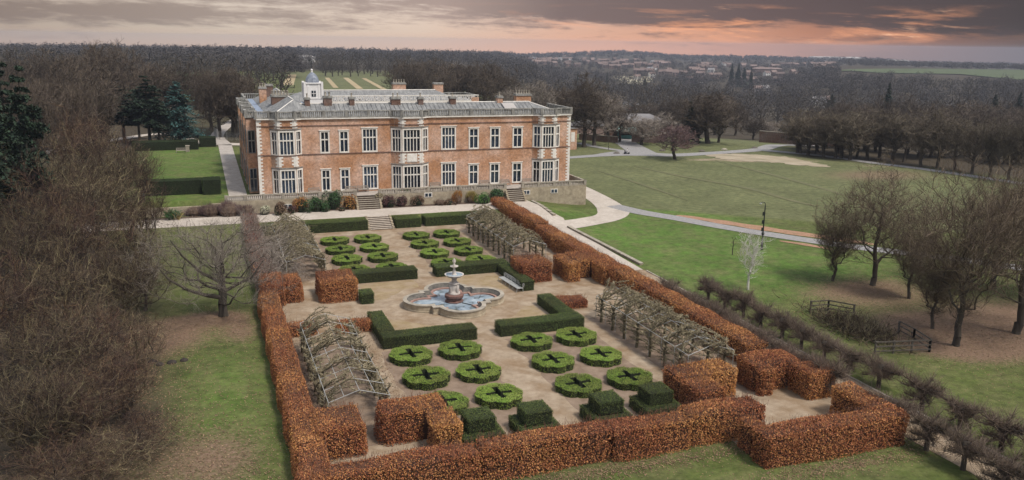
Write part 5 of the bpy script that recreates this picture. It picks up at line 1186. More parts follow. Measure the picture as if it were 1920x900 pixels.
# white birch
def birch():
    T, K, H, rx = grow(141, 6.6, 1.2, 2.0, 150, 'vase', twigs=4, tl=.8, rt=.11, tw=.010, up=.7, ex=1.5); o = thing('birch_tree', 'small white-stemmed birch standing alone on the east lawn', 'tree', (32.4,11.3,-.02), 1.0); T.build('trunk','birch_bark',o,True); K.build('crown',['birch_bark','birch_bark'],o)
birch()
def sapling(px, py, h, label):
    g = ground_at(px, py); T, K, H, rx = grow(int(px), h, h*.4, h*.16, 40, 'round', twigs=3, tl=.5, rt=.05, tw=.01); o = thing('sapling', label, 'tree', g); T.build('trunk','bark',o); K.build('crown',['bark','twig'],o)
sapling(1373, 478, 2.6, 'tiny thin sapling on the east lawn left of the lamp post'); sapling(1141, 281, 5.5, 'thin young tree beside the path right of the mansion'); sapling(383, 268, 6, 'thin trunked young tree right of the blue cedar')
# park trees right of the house
at_tree(MID[3], 1095, 276, 150, 95, 'tall bare tree with a grey trunk close to the right end of the mansion')
at_tree(PALE[1], 1114, 273, 165, 95, 'broad bare tree with pale twigs right of the grey-trunked one')
at_tree(PALE[0], 1203, 271, 218, 75, 'pale bare tree in front of the brick stable block')
at_tree(PURP[1], 1265, 299, 232, 80, 'small round reddish bare tree alone at the edge of the field')
at_tree(MID[1], 1327, 269, 170, 120, 'large dark bare tree beyond the drive, right of the conifer')
at_tree(PALE[2], 1347, 267, 205, 60, 'pale upright bare tree beside the large dark one beyond the drive')
at_tree(MID[2], 1308, 268, 205, 55, 'small bare tree just left of the large dark one beyond the drive')
at_tree(MID[0], 1412, 262, 220, 50, 'small round bare tree by the bend of the far drive'); at_tree(PALE[0], 1440, 262, 226, 40, 'small pale bare tree right beside the bend of the far drive')
at_tree(MID[0], 1162, 266, 200, 60, 'bare tree left of the green kiosk'); at_tree(PALE[3], 1240, 262, 215, 55, 'bare tree right of the brick stable block'); at_tree(PALE[0], 1140, 262, 185, 60, 'bare tree between the mansion and the stable block')
dist_tree(PALE[1], 1000, 148, 215, 100, 'pale twiggy tree rising behind the right end of the mansion roof'); dist_tree(PALE[0], 955, 162, 230, 60, 'pale twiggy tree behind the right-hand chimneys'); dist_tree(MID[1], 1045, 160, 235, 80, 'brown bare tree behind the right corner of the mansion')
# avenue beyond the field, right
AV = [(1495,287,216),(1501,288,222),(1515,291,212),(1529,289,215),(1544,294,210),(1566,296,208),(1577,297,214),(1593,300,206),(1606,296,212),(1626,299,210),(1649,299,205),(1672,303,210),(1694,304,214),(1726,313,220),(1757,315,215),(1790,320,222),(1822,326,218),(1856,332,224),(1890,338,222),(1925,344,220)]
for k, (px, py, t) in enumerate(AV): at_tree(pick(AVN), px, py, t+float(rng.uniform(-4,6)), 62+float(rng.uniform(-10,18)), f'bare tree in the line along the far drive, {ORD[k]} from its left end', group='bare trees in line along the far drive')
# woods: rows at growing distance
def wood(px0, px1, dpx, d, top, wpx, label, group, pool, far=False, jd=.1, jt=5):
    px = px0+dpx*.5
    while px < px1:
        q = px+float(rng.uniform(-.35,.35))*dpx; dd = d*(1+float(rng.uniform(-jd,jd))); tp = top(q) if callable(top) else top; tp += float(rng.uniform(-jt,jt))
        if far:
            x, y = along(q, dd); h = z_at(q, tp, x, y)-float(height(x, y)); far_tree(label, x, y, max(h,5), wpx*float(rng.uniform(.85,1.2))*dd/FPX, group)
        else: dist_tree(pick(pool), q, tp, dd, wpx*float(rng.uniform(.85,1.2)), label, group=group)
        px += dpx
GL = 'bare trees of the wood behind the west lawn'; LL = 'bare brown tree massed with others in the wood behind the west lawn'
sky_l = lambda q: np.interp(q, [0,60,120,185,225,262,300,360,480,540], [90,84,92,88,76,90,96,98,101,110])
wood(-20, 560, 16, 760, lambda q: sky_l(q)+1, 30, None, None, MID, True, .08, 3)
wood(-20, 545, 21, 520, lambda q: sky_l(q)+4, 42, LL, GL, MID, True, .12, 3)
wood(-20, 545, 27, 360, lambda q: sky_l(q)+8, 55, LL, GL, MID, True, .1, 5)
wood(-20, 480, 33, 262, lambda q: np.interp(q,[0,200,330,480],[112,100,118,135]), 72, LL, GL, MID, False, .08, 6)
wood(395, 470, 40, 215, lambda q: np.interp(q,[390,480],[135,150]), 80, LL, GL, MID, False, .04, 6)
wood(30, 215, 46, 195, lambda q: np.interp(q,[0,200,330,430,480],[135,122,140,130,150]), 85, LL, GL, MID, False, .06, 7)
wood(60, 215, 50, 150, lambda q: np.interp(q,[0,200,330],[160,140,170]), 95, LL, GL, MID, False, .06, 6)
dist_tree(MID[0], 212, 74, 250, 80, 'tallest bare tree breaking the skyline above the left wood'); dist_tree(MID[1], 440, 128, 215, 90, 'broad round bare tree beside the path left of the mansion roof'); dist_tree(MID[0], 400, 138, 225, 75, 'bare tree over the path right of the blue cedar')
x, y = along(281, 900); far_tree('solitary round tree standing on the left skyline', x, y, z_at(281,78,x,y)-float(height(x,y)), 30*900/FPX, None)
# trees round the north field
GN = 'bare trees at the top of the north field'; LN = 'bare grey tree in the belt at the top of the north field'
wood(600, 770, 14, 700, lambda q: np.interp(q,[600,640,700,770],[100,90,93,97]), 26, None, None, MID, True, .05, 3); wood(605, 900, 13, 640, lambda q: np.interp(q,[600,700,800,900],[112,108,112,122]), 24, None, None, MID, True, .04, 4); wood(760, 1000, 16, 760, lambda q: np.interp(q,[760,860,1000],[99,104,116]), 30, None, None, MID, True, .05, 3)
GE = 'large bare trees right of the north field'; LE = 'large bare tree in the belt right of the north field, behind the mansion chimneys'
wood(742, 935, 22, 400, lambda q: np.interp(q,[740,780,860,935],[125,113,116,128]), 60, LE, GE, MID, False, .1, 4); wood(760, 960, 26, 300, lambda q: np.interp(q,[740,800,900,960],[135,126,130,142]), 62, LE, GE, MID, False, .06, 5)
wood(552, 615, 17, 800, 101, 28, None, None, MID, True, .05, 3)
# woods in the valley on the right
GV = 'bare trees of the valley wood'; LV = 'bare tree massed with others in the valley wood right of the mansion'
vt = lambda a, b: (lambda q: np.interp(q, [980,1200,1400,1650,1920], [a, a, b, b+4, b+8]))
wood(930, 1400, 33, 330, lambda q: np.interp(q,[930,1080,1180,1300,1400],[160,168,195,185,188]), 58, LV, GV, MID, False, .1, 6)
wood(930, 1930, 30, 450, vt(158,178), 48, LV, GV, MID, True, .12, 6); wood(930, 1930, 24, 620, vt(146,163), 38, None, None, MID, True, .12, 5)
wood(1490, 1960, 24, 238, lambda q: np.interp(q,[1480,1600,1920],[232,226,238]), 62, LV, GV, MID, False, .05, 6)
wood(1480, 1950, 36, 300, lambda q: np.interp(q,[1480,1600,1920],[205,196,215]), 66, LV, GV, MID, False, .1, 6); wood(1560, 1960, 36, 370, lambda q: np.interp(q,[1480,1600,1920],[190,185,196]), 58, LV, GV, MID, False, .1, 6)
wood(1440, 1930, 26, 850, lambda q: np.interp(q,[1440,1560,1700,1920],[156,145,142,152]), 30, None, None, MID, True, .1, 4)
# conifers
def conifer(seed, H, Rb, n, mat, droop=.25, kind='cone', ns=.45, dens=60):
    rr = np.random.default_rng(seed); T, K = MB(), MB(); T.tubes([(0,0,0),(0,0,H*.5)], [(0,0,H*.5),(0,0,H*.97)], [H*.022,H*.014], [H*.014,H*.003], 7)
    z = H*(.10 if kind == 'cone' else .32)
    while z < H*.98:
        f = (z-H*.1)/(H*.9); R_ = Rb*((1-f)**.75 if kind == 'cone' else (.55+.6*math.sin(min(1,f*1.15)*math.pi))*(.8 if f < .85 else .5)); m_ = 6 if kind == 'cone' else 4
        for k in range(m_):
            a = rr.uniform(0,6.28); L_ = R_*rr.uniform(.65,1.12); e = np.array([math.cos(a)*L_, math.sin(a)*L_, -L_*droop+rr.normal(0,.1)]); T.tubes([(0,0,z)], [np.array([0,0,z])+e], H*.005, H*.002, 4)
            q = rr.uniform(.2,1,int(dens*L_/Rb)+6)[:,None]; P = np.array([0,0,z])+e*q+rr.normal(0,1,(len(q),3))*np.array([.09,.09,.035])*R_*1.2; P[:,2] += .12*L_*np.sin(q[:,0]*3)
            K.leaves(P, np.tile([0,0,1.],(len(P),1)), ns, rr, 0, None, .45, .5)
        z += H*(.03 if kind == 'cone' else .05)
    return dict(T=T.mesh('trunk','bark'), K=K.mesh('crown',mat), H=H, rx=Rb)
CED = conifer(201, 13, 4.2, 0, 'cedar', .12, 'cone', .42, 70); SPR = conifer(202, 14, 3.0, 0, 'pine', .3, 'cone', .5, 60); PIN = conifer(203, 14, 3.4, 0, 'pine', .0, 'pine', .5, 190)
at_tree(CED, 338, 272, 150, 92, 'broad blue-green cedar behind the west lawn', 'cedar_tree')
for px, py, t, wd, lab in ((282,272,140,64,'dark pine just left of the blue cedar'), (300,276,180,50,'lower dark pine in front of the tall pines left of the cedar'), (234,268,160,66,'dark layered pine with a bare lower trunk left of the cedar'), (262,262,170,50,'dark pine between the layered pine and the cedar')): at_tree(PIN, px, py, t, wd, lab, 'pine_tree')
for px, t, d, wd, lab in ((18,112,120,90,'massive dark evergreen at the left edge of the picture'), (52,118,112,80,'dark evergreen second from the left edge'), (-15,130,105,90,'dark evergreen cut by the left edge')): dist_tree(PIN, px, t, d, wd, lab, 'pine_tree')
at_tree(SPR, 1291, 268, 187, 42, 'narrow dark green conifer left of the large bare tree beyond the drive', 'spruce_tree')
for px, t, d, wd, lab in ((1462,232,300,34,'dark low conifer near the bend of the far drive'), (1652,152,430,26,'tall dark conifer rising from the valley wood'), (1850,176,420,34,'dark conifer in the valley wood near the right edge'), (1895,170,470,30,'dark conifer in the valley wood at the far right'), (1372,118,1050,15,'dark conifer in front of the far houses, left of three'), (1383,125,1050,14,'dark conifer in front of the far houses, middle of three'), (1396,124,1000,11,'dark pointed conifer in front of the far houses, right of three'), (1360,117,1080,13,'tall dark evergreen among the far houses'), (1155,186,330,13,'small dark evergreen in the valley trees above the parked cars'), (1132,132,900,5,'tiny pointed conifer above the pale field'), (1078,134,900,5,'tiny pointed conifer left of the pale field'), (1202,146,820,20,'round dark evergreen in front of the pale field'), (1548,176,520,40,'dark conifer in the middle of the valley wood')):
    dist_tree(SPR if wd < 45 else PIN, px, t, d, wd, lab, 'spruce_tree')

# the big bare trees and thickets close on the left
GW = 'bare trees crowding the left foreground'
LW = [(-10,55,7.5,8,OLIVE[2],'low bare tree at the very bottom left corner'), (95,56,6.5,7,RUST[2],'low twiggy bare tree at the bottom left beside the leaf-strewn grass'), (40,63,9.5,9,OLIVE[0],'bare tree with long pale branches at the near left'), (150,66,8.5,8,RUST[0],'rust-brown bare tree over the dark ground patch'),
      (-20,72,12,10,RUST[1],'rust-tinged bare tree cut by the left edge, lower down'), (90,76,11.5,9.5,OLIVE[1],'mossy bare tree in the lower middle of the thicket'), (205,80,9.5,8,OLIVE[2],'bare tree with upright mossy branches left of the molehills'), (20,86,14,10.5,OLIVE[0],'wide mossy bare tree at the left edge'), (130,90,13.5,10,RUST[0],'tall rust-brown bare tree in the middle of the thicket'),
      (235,94,10,8.5,OLIVE[1],'bare tree facing the spreading lawn tree'), (60,100,15.5,11,RUST[1],'big rust-brown bare tree toward the back of the thicket'), (175,104,15.5,11,OLIVE[0],'tallest olive-twigged bare tree of the thicket'), (255,110,10.5,9,RUST[2],'bare tree beside the gravel walk lamp post'), (0,112,16,11,OLIVE[1],'bare tree at the back left of the thicket'),
      (105,116,17,12,OLIVE[1],'broad bare tree at the back of the thicket under the dark evergreens'), (215,120,14,10.5,OLIVE[2],'bare tree at the back right of the thicket'), (262,128,9,8,RUST[2],'low bare tree beyond the lamp post on the left'), (160,128,16,11,RUST[0],'brown bare tree at the far side of the thicket')]
LW += [(35,50,5.0,6.5,RUST[0],'low rust-brown thicket in the bottom left corner'), (130,51,4.4,6,OLIVE[1],'low olive thicket along the bottom edge, left of the leaf litter'), (215,54,4.0,5.5,RUST[1],'low bare bush on the leaf litter at the bottom left'), (60,57,6.5,7,OLIVE[0],'bushy bare tree just above the bottom left corner'), (190,60,6.0,6.5,RUST[2],'bushy bare tree beside the dark ground patch'), (225,70,5.5,6,OLIVE[1],'low bare tree overhanging the grass left of the molehills'), (248,86,7.0,6.5,RUST[1],'spreading bare tree at the right rim of the thicket')]
for px, d_, h, wd, pr, lab in LW: x, y = along(px, d_); plant(pr, 'bare_tree', lab, 'tree', x, y, h*.84, wd*.95, GW)

# pollarded limes of the avenue
def lime_mesh(seed):
    rr = np.random.default_rng(seed); T, K = MB(), MB(); T.poly([(0,0,-.1),(.02,.01,.5),(-.02,.02,1.0),(0,0,1.5)], [.19,.16,.16,.22], 9); T.lathe([(.2,1.3),(.32,1.5),(.3,1.75),(.1,1.9)], 9)
    P0, P1, r0, r1, S0, S1 = [], [], [], [], [], []
    for k in range(15):
        a = 6.28*k/15+rr.normal(0,.15); q = np.array([0,0,1.25+rr.uniform(-.35,.5)]); d = np.array([math.cos(a)*.8, math.sin(a)*1.25, rr.uniform(-.35,.5)]); L_ = rr.uniform(.9,1.75)
        for j in range(5):
            dd = d+rr.normal(0,.25,3); dd /= np.linalg.norm(dd); q2 = q+dd*L_/5; P0.append(q); P1.append(q2); r0.append(.095-.012*j); r1.append(.083-.012*j); m_ = 23
            for _ in range(m_):
                b = q+(q2-q)*rr.uniform(); e = rr.normal(0,.7,3); e[2] = e[2]*.7+(.75 if rr.uniform() < .5 else .25); e += dd*.35; e /= np.linalg.norm(e); S0.append(b); S1.append(b+e*rr.uniform(.3,1.15))
            q = q2
    K.tubes(P0, P1, r0, r1, 5, 0); K.tubes(S0, S1, .013, .006, 3, 1, rr.uniform(0,1,len(S0))); return T.mesh('trunk','bark',True), K.mesh('crown',['bark','twig_lime'])
LM = [lime_mesh(s) for s in (301,302,303)]
def lime_row(x, ys, row):
    for k, y in enumerate(ys):
        T, K = LM[rng.integers(0,3)]; o = thing('pollarded_lime', f'pollarded lime in the avenue row {row}, {ORD[k]} from the near end', 'tree', (x+float(rng.uniform(-.15,.15)), y, float(height(x,y))), float(rng.uniform(-.3,.3)), 'pollarded limes along the avenue', (float(rng.uniform(.9,1.1)), float(rng.uniform(.95,1.15)), float(rng.uniform(.92,1.1)))); link('trunk', T, o); link('crown', K, o)
lime_row(21.35, [-36,-33,-30.2,-27.1,-24.3,-20.9,-14.6,-11.4,-8.4,-5.4,-2.4,.6,3.6,6.6,9.6], 'beside the beech hedges'); lime_row(26.0, [-32,-29,-26,-22.6,-19.2,-14.8,-11.6,-8.6,-5.7,-2.8,.2,3.2,6.2,9.4], 'on the open lawn side')
def avenue_kerb():
    t = thing('stone_edging', 'low pale stone edging between the avenue path and the east lawn', 'edging', (25.35,-40,0)); m = MB()
    for k in range(41): m.box(-.1,.1,k*1.5,k*1.5+1.46,-.1,.12)
    m.build('stones', 'terrace_stone', t)
avenue_kerb()
# brushwood heap behind the fence
def brushwood():
    rr = np.random.default_rng(77); m = MB(); P0, P1, A = [], [], []
    for _ in range(1500):
        q = np.array([34.0+rr.normal(0,1.1), -3.2+rr.normal(0,2.5), rr.uniform(0,.5)]); d = rr.normal(0,1,3); d[2] = abs(d[2])*.7+.1; d /= np.linalg.norm(d)
        for k in range(3): d = d+rr.normal(0,.3,3); d /= np.linalg.norm(d); q2 = q+d*.45; q2[2] = max(.03,q2[2]); P0.append(q); P1.append(q2); A.append(.03-.007*k); q = q2
    m.tubes(P0, P1, A, np.array(A)*.8, 3, 0, rr.uniform(0,1,len(P0))); o = m.build('brushwood', 'twig_olive'); tag(o, 'sprawling mass of mossy brushwood fenced off on the east lawn', 'brushwood')
brushwood()

# ------------------------------------------------------------------ buildings, vehicles, people far off
def block(name, label, cat, x, y, w_, d_, h, rot, wall, roof, rh=1.5, over=.3, windows=(), hipped=True, group=None, z=None):
    z = float(height(x, y)) if z is None else z; t = thing(name, label, cat, (x,y,z), rot, group); m = MB(); m.box(-w_/2,w_/2,-d_/2,d_/2,-1,h); m.build('wall', wall, t); r_ = MB(); a, b = w_/2+over, d_/2+over; e = b if hipped else 0
    r_.add([(-a,-b,h),(a,-b,h),(a,b,h),(-a,b,h),(-a+e,0,h+rh),(a-e,0,h+rh)], [(0,1,5,4),(2,3,4,5)]); r_.add([(-a,-b,h),(a,-b,h),(a,b,h),(-a,b,h),(-a+e,0,h+rh),(a-e,0,h+rh)], [(1,2,5),(3,0,4),(0,3,2),(0,2,1)]); r_.build('roof', roof, t)
    for (wx, wz, ww, wh, m_) in windows: f = MB(); f.box(wx-ww/2, wx+ww/2, -d_/2-.05, -d_/2+.1, wz, wz+wh); f.build('window', m_, t)
    return t
p = at(1192, 261); block('stable_block', 'dark brick stable block with a hipped stone roof among the park trees', 'stables', p[0]+4, p[1]+8, 17, 9, 5.2, -.35, 'brick_dark', 'roof_slate', 2.0, .4, [(-5,1,1.2,2,'glass'),(0,1,1.2,2,'glass'),(5,1,1.2,2,'glass')])
p = at(1222, 240); block('brick_outbuilding', 'low red brick outbuilding at the right end of the stable block', 'outbuilding', p[0], p[1], 7, 6, 3.4, -.35, 'house_red', 'roof_slate', 1.2, .3, [(0,1,1,1.2,'white_paint')])
p = at(1150, 236); block('brick_outbuilding', 'long low outbuilding behind the bare trees left of the stable block', 'outbuilding', p[0]-4, p[1]+5, 18, 6, 3.2, -.2, 'house_red', 'roof_slate', 1.5, .3)
p = at(1077, 281); block('brick_pavilion', 'small flat brick pavilion with a white window just behind the right end of the mansion', 'pavilion', p[0]-1.5, p[1]+3.5, 4.6, 6, 5.3, 0, 'brick', 'lead', .3, .25, [(1.2,2.0,1.0,2.4,'white_stone')])
def garden_wall(label, pts, h, mat):
    t = thing('brick_wall', label, 'wall', (*pts[0][:2], 0)); m = MB(); b0 = np.array(pts[0][:2])
    for a, b in zip(pts, pts[1:]):
        a = np.array(a[:2])-b0; b = np.array(b[:2])-b0; L_ = np.linalg.norm(b-a); u = (b-a)/L_; m.obox(a, u, (u[1],-u[0]), 0, L_, -.2, .2, -3, h, 0); m.obox(a, u, (u[1],-u[0]), -.05, L_+.05, -.27, .27, h+.002, h+.15, 1)
    m.build('courses', [mat, 'terrace_stone'], t)
garden_wall('low brick wall running right from the green kiosk', [at(1184,266), at(1232,268), at(1250,262)], 2.0, 'house_red'); garden_wall('dark brick wall along the far drive bend', [at(1424,256), at(1500,262), at(1600,270)], 1.6, 'brick_dark'); garden_wall('brick wall left of the kiosk behind the park trees', [at(1086,262), at(1158,268)], 1.6, 'brick_dark')
def kiosk():
    p = at(1174, 259); t = thing('food_kiosk', 'small teal kiosk with a pale awning at the end of the side drive', 'kiosk', p, -.5); m = MB(); m.box(-2.4,2.4,-1.3,1.3,0,2.6); m.build('cabin', 'teal_paint', t); a = MB(); a.add([(-2.7,-3.2,2.3),(2.7,-3.2,2.3),(2.7,1.5,3.0),(-2.7,1.5,3.0),(-2.7,-3.2,2.2),(2.7,-3.2,2.2),(2.7,1.5,2.9),(-2.7,1.5,2.9)], [(0,1,2,3),(0,4,5,1),(1,5,6,2),(3,2,6,7),(0,3,7,4),(7,6,5,4)]); a.build('awning', 'awning', t)
    for s in (-2.5,2.5): l = MB(); l.tubes([(s,-3.0,0)], [(s,-3.0,2.25)], .05, .05, 6); l.build('post', 'iron', t)
    w_ = MB(); w_.box(-1.6,1.6,-1.34,-1.31,1.0,2.0); w_.build('hatch', 'cloth_dark', t); s = MB(); s.box(2.9,4.1,-2.6,-2.5,.6,1.6); s.build('sign_board', 'white_paint', t)
kiosk()
def car_meshes():
    bm = bmesh.new(); sec = [(-2.1,.75,.55),(-2.05,.88,.78),(-1.55,.95,.82),(-1.1,1.42,.72),(.2,1.46,.72),(.95,.98,.80),(1.9,.82,.80),(2.15,.62,.62)]
    m = MB(); V = []
    for x, z, w_ in sec: V += [(x,-.85,.3),(x,-.85,.7),(x,-w_,z),(x,w_,z),(x,.85,.7),(x,.85,.3)]
    F = []
    for i in range(len(sec)-1):
        for j in range(5): F.append((i*6+j, i*6+j+1, i*6+7+j, i*6+6+j))
    m.add(V, F); m.add(V[:6], [(0,5,4,1),(1,4,3,2)]); m.add(V[-6:], [(0,1,4,5),(1,2,3,4)]); bm.free()
    g = MB(); 
    for s in (-1,1): g.add([(-1.45,s*.875,.86),(.8,s*.875,.9),(.15,s*.76,1.36),(-1.05,s*.76,1.34)], [(0,1,2,3)])
    g.add([(.92,-.74,1.0),(.92,.74,1.0),(.26,.66,1.42),(.26,-.66,1.42)], [(0,1,2,3)]); g.add([(-1.56,-.76,.9),(-1.56,.76,.9),(-1.14,.68,1.38),(-1.14,-.68,1.38)], [(0,1,2,3)])
    w_ = MB(); w_.lathe([(.0,-.1),(.31,-.1),(.31,.1),(.0,.1)], 14)
    me = w_.mesh('wheel','tyre'); me.transform(Matrix.Rotation(R(90),4,'X')); return m, g.mesh('windows','glass'), me
CB, CG, CW = car_meshes(); CBM = {c: CB.mesh('body', c) for c in ('car_white','car_blue','car_red','car_black')}
def car(px, py, col, label, rot):
    g = ground_at(px, py); t = thing('parked_car', label, 'car', (g[0],g[1],float(height(g[0],g[1]))+.06), rot, 'cars parked beyond the stable block'); link('body', CBM[col], t); link('glazing', CG, t)
    for sx in (-1.3,1.35):
        for sy in (-.8,.8): link('wheel', CW, t, (sx,sy,.31))
for px, py, c, lab, r_ in ((1174,195,'car_white','white car farthest up the stable drive',.3), (1190,203,'car_blue','blue car in the row behind the stable roof',.9), (1196,206,'car_white','white car in front of the blue one behind the stable roof',.9), (1203,208,'car_white','right-hand white car behind the stable roof',.9), (1183,206,'car_red','red car at the left of the row behind the stable roof',.9), (1234,242,'car_black','black car right of the red outbuilding',.4), (1228,248,'car_black','dark car nearest the drive right of the stable block',.4)): car(px, py, c, lab, r_)
struct(sheet('car_park', 'grey_road', [ground_at(*q) for q in ((1160,250),(1240,250),(1250,232),(1215,196),(1165,190))], .05, 4))

def person(label, pos, rot, pose, top, legs):
    J, E_, Rd = [], [], []
    def v(p, r): J.append(p); Rd.append(r); return len(J)-1
    sit = pose == 'sit'; hz = .62 if sit else .92
    pel = v((0,0,hz),.15); ch = v((0,.0,hz+.38),.16); nk = v((0,-.01,hz+.56),.065); hd = v((0,-.03,hz+.68),.10); tp = v((0,-.02,hz+.80),.085); E_ += [(pel,ch),(ch,nk),(nk,hd),(hd,tp)]
    for s in (-1,1):
        hp = v((s*.1,-.02,hz-.04),.10)
        if sit: kn = v((s*.12,-.45,hz-.02),.075); an = v((s*.12,-.5,.22),.05); to = v((s*.12,-.66,.18),.04)
        else: kn = v((s*.11,-.06*s,.5),.07); an = v((s*.11,.08*s,.09),.045); to = v((s*.11,.08*s-.16,.05),.04)
        sh = v((s*.19,0,hz+.46),.065); el_ = v((s*.25,-.08 if sit else .04*s,hz+.2),.045); wr = v((s*.2,-.34 if sit else -.1,hz+(.2 if sit else -.04)),.035); ha = v((s*.18,-.42 if sit else -.12,hz+(.2 if sit else -.14)),.035)
        E_ += [(pel,hp),(hp,kn),(kn,an),(an,to),(ch,sh),(sh,el_),(el_,wr),(wr,ha)]
    me = bpy.data.meshes.new('person'); me.from_pydata(J, E_, []); o = bpy.data.objects.new('person', me); COL.objects.link(o); md = o.modifiers.new('s','SKIN')
    for i_, r_ in enumerate(Rd): me.skin_vertices[0].data[i_].radius = (r_, r_)
    me.skin_vertices[0].data[0].use_root = True; o.modifiers.new('u','SUBSURF').levels = 1; bpy.context.view_layer.update()
    m2 = bpy.data.meshes.new_from_object(o.evaluated_get(bpy.context.evaluated_depsgraph_get())); bpy.data.objects.remove(o); m2.materials.clear()
    for mt in (top, legs, 'skin', 'cloth_dark'): m2.materials.append(MAT[mt])
    for p_ in m2.polygons: z = p_.center.z; p_.material_index = 1 if z < hz-.02 else (0 if z < hz+.55 else (2 if z < hz+.76 and p_.center.y < 0 else 3)); p_.use_smooth = True
    q = link('person', m2, None, tuple(float(c) for c in pos), rot); return tag(q, label, 'person')
def scooter():
    g = ground_at(1175, 289); rot = 1.3; t = thing('mobility_scooter', 'black mobility scooter on the far drive', 'scooter', g, rot); m = MB(); m.box(-.28,.28,-.6,.6,.18,.28); m.box(-.26,.26,.1,.6,.28,.5); m.build('deck', 'cloth_dark', t)
    s = MB(); s.box(-.25,.25,.02,.45,.5,.6); s.box(-.25,.25,.42,.52,.6,1.05); s.build('seat', 'cloth_dark', t); h = MB(); h.poly([(0,-.55,.25),(0,-.5,.7),(0,-.38,.9)], .05, 6); h.tubes([(-.25,-.38,.9)], [(.25,-.38,.9)], .025, .025, 5); h.build('tiller', 'iron', t)
    for x in (-.27,.27):
        for y in (-.5,.5): link('wheel', CW, t, (x,y,.17), math.pi/2, .55)
    person('person in a white top riding the black mobility scooter', (g[0]-.15*math.sin(rot)*-1, g[1]+.2*math.cos(rot), g[2]+.02), rot, 'sit', 'white_paint', 'cloth_dark')
scooter()
g = at(421, 219, 2.4); person('distant walker in dark clothes on the wood path left of the mansion', (g[0], g[1], float(height(g[0], g[1]))+.05), .3, 'walk', 'cloth_dark', 'cloth_dark')
def boulder(px, py, label, s=.6, mat='terrace_stone'):
    g = ground_at(px, py); rr = np.random.default_rng(int(px)); m = MB(); m.lathe([(s*.9,-.1),(s,.15),(s*.85,.4*s),(s*.4,.75*s),(0,.8*s)], 9); o = m.build('boulder', mat); o.location = (g[0],g[1],float(height(g[0],g[1]))); o.scale = (1.3,1,.8); tag(o, label, 'boulder')
for px, py, lab, mt in ((1358,281,'pale flat boulder on the grass beside the far drive','terrace_stone'), (1316,284,'dark boulder left of the pale one by the far drive','wood_dark'), (1242,283,'dark boulder by the lone reddish tree','wood_dark'), (1415,278,'dark rounded boulder at the drive bend','wood_dark'), (1156,288,'brown boulder left of the scooter','wood_dark')): boulder(px, py, lab, .7, mt)

# houses on the far hillside
def house_protos():
    out = []
    for (w_, d_, h, rh, wall, roof) in ((9,7,5.2,3.2,'house_red','roof_tile'), (13,7,5.2,3.0,'house_red','roof_tile'), (9,7,5.0,3.0,'house_white','roof_tile'), (10,7,5.0,3.2,'house_white','roof_slate'), (22,8,5.4,3.2,'house_red','roof_tile')):
        m = MB(); m.box(-w_/2,w_/2,-d_/2,d_/2,-3,h); m.add([(-w_/2,-d_/2,h),(-w_/2,d_/2,h),(-w_/2,0,h+rh-.1),(w_/2,-d_/2,h),(w_/2,d_/2,h),(w_/2,0,h+rh-.1)], [(0,2,1),(3,4,5)])
        r_ = MB(); a, b = w_/2+.3, d_/2+.4; r_.add([(-a,-b,h-.1),(a,-b,h-.1),(a,0,h+rh),(-a,0,h+rh),(-a,b,h-.1),(a,b,h-.1)], [(0,1,2,3),(3,2,5,4)]); r_.box(w_*.2,w_*.2+.9,-.5,.5,h+rh-.9,h+rh+1.0)
        g = m; n = max(2, int(w_/4))
        for k in range(n):
            x = -w_/2+w_*(k+.5)/n
            for z in (.9,3.2): g.box(x-.7,x+.7,-d_/2-.06,-d_/2-.01,z,z+1.3,1)
        out.append((m.mesh('wall',[wall,'glass']), r_.mesh('roof',roof)))
    return out
HP = house_protos()
def far_house(px, d, k, label, group, rot=None):
    x, y = along(px, d); o = thing('far_house', label, 'house', (x,y,float(height(x,y))), YAW*-1+float(rng.uniform(-.7,.7)) if rot is None else rot, group); link('wall', HP[k][0], o); link('roof', HP[k][1], o)
for (p0, p1, d0, d1, n, lab, grp) in ((985,1190,1500,2100,46,'small brick house among many on the far hillside behind the mansion','brick houses on the far hillside'), (1190,1330,1250,1900,34,'small brick house among many on the middle of the far hillside','brick houses in the middle of the far hillside'), (1330,1560,1150,2000,34,'small brick house among many on the right of the far hillside','brick houses on the right of the far hillside')):
    for k in range(n): far_house(float(rng.uniform(p0,p1)), float(rng.uniform(d0,d1)), int(rng.choice([0,1,4,2,3], p=[.38,.27,.2,.09,.06])), lab, grp)
for px, d, k, lab in ((1345,640,0,'white-gabled red house alone above the valley trees'), (1410,930,2,'white rendered house right of the three dark conifers'), (1421,940,3,'second white rendered house right of the three conifers'), (1524,720,3,'pale gabled house at the right end of the far houses'), (1533,730,0,'brick house beside the pale gabled one at the right'), (1302,1150,2,'pale-fronted house in the middle of the far hillside'), (1285,1150,1,'long red house with a pale front in the middle hillside'), (1187,1180,2,'white house just above the pale field')): far_house(px, d, k, lab, None, -YAW)
for px, d, w_, lab in ((570,1100,26,'long pale building beyond the trees above the north field'), (585,1080,16,'shorter pale building beside the long one above the north field'), (1545,3000,170,'long pale shed roof on the right skyline'), (1577,2700,75,'low pale shed below the skyline sheds'), (1646,2500,100,'white shed roof on the skyline above the green field'), (1660,2450,60,'smaller white shed right of the skyline shed'), (1424,1500,50,'long brick terrace on the far hillside right of centre')):
    x, y = along(px, d); block('long_building', lab, 'building', x, y, w_, 12, 6 if d < 2000 else 10, -YAW, 'house_red' if 'brick' in lab else 'house_white', 'roof_tile' if 'brick' in lab else 'shed_roof', 2.5, .5)
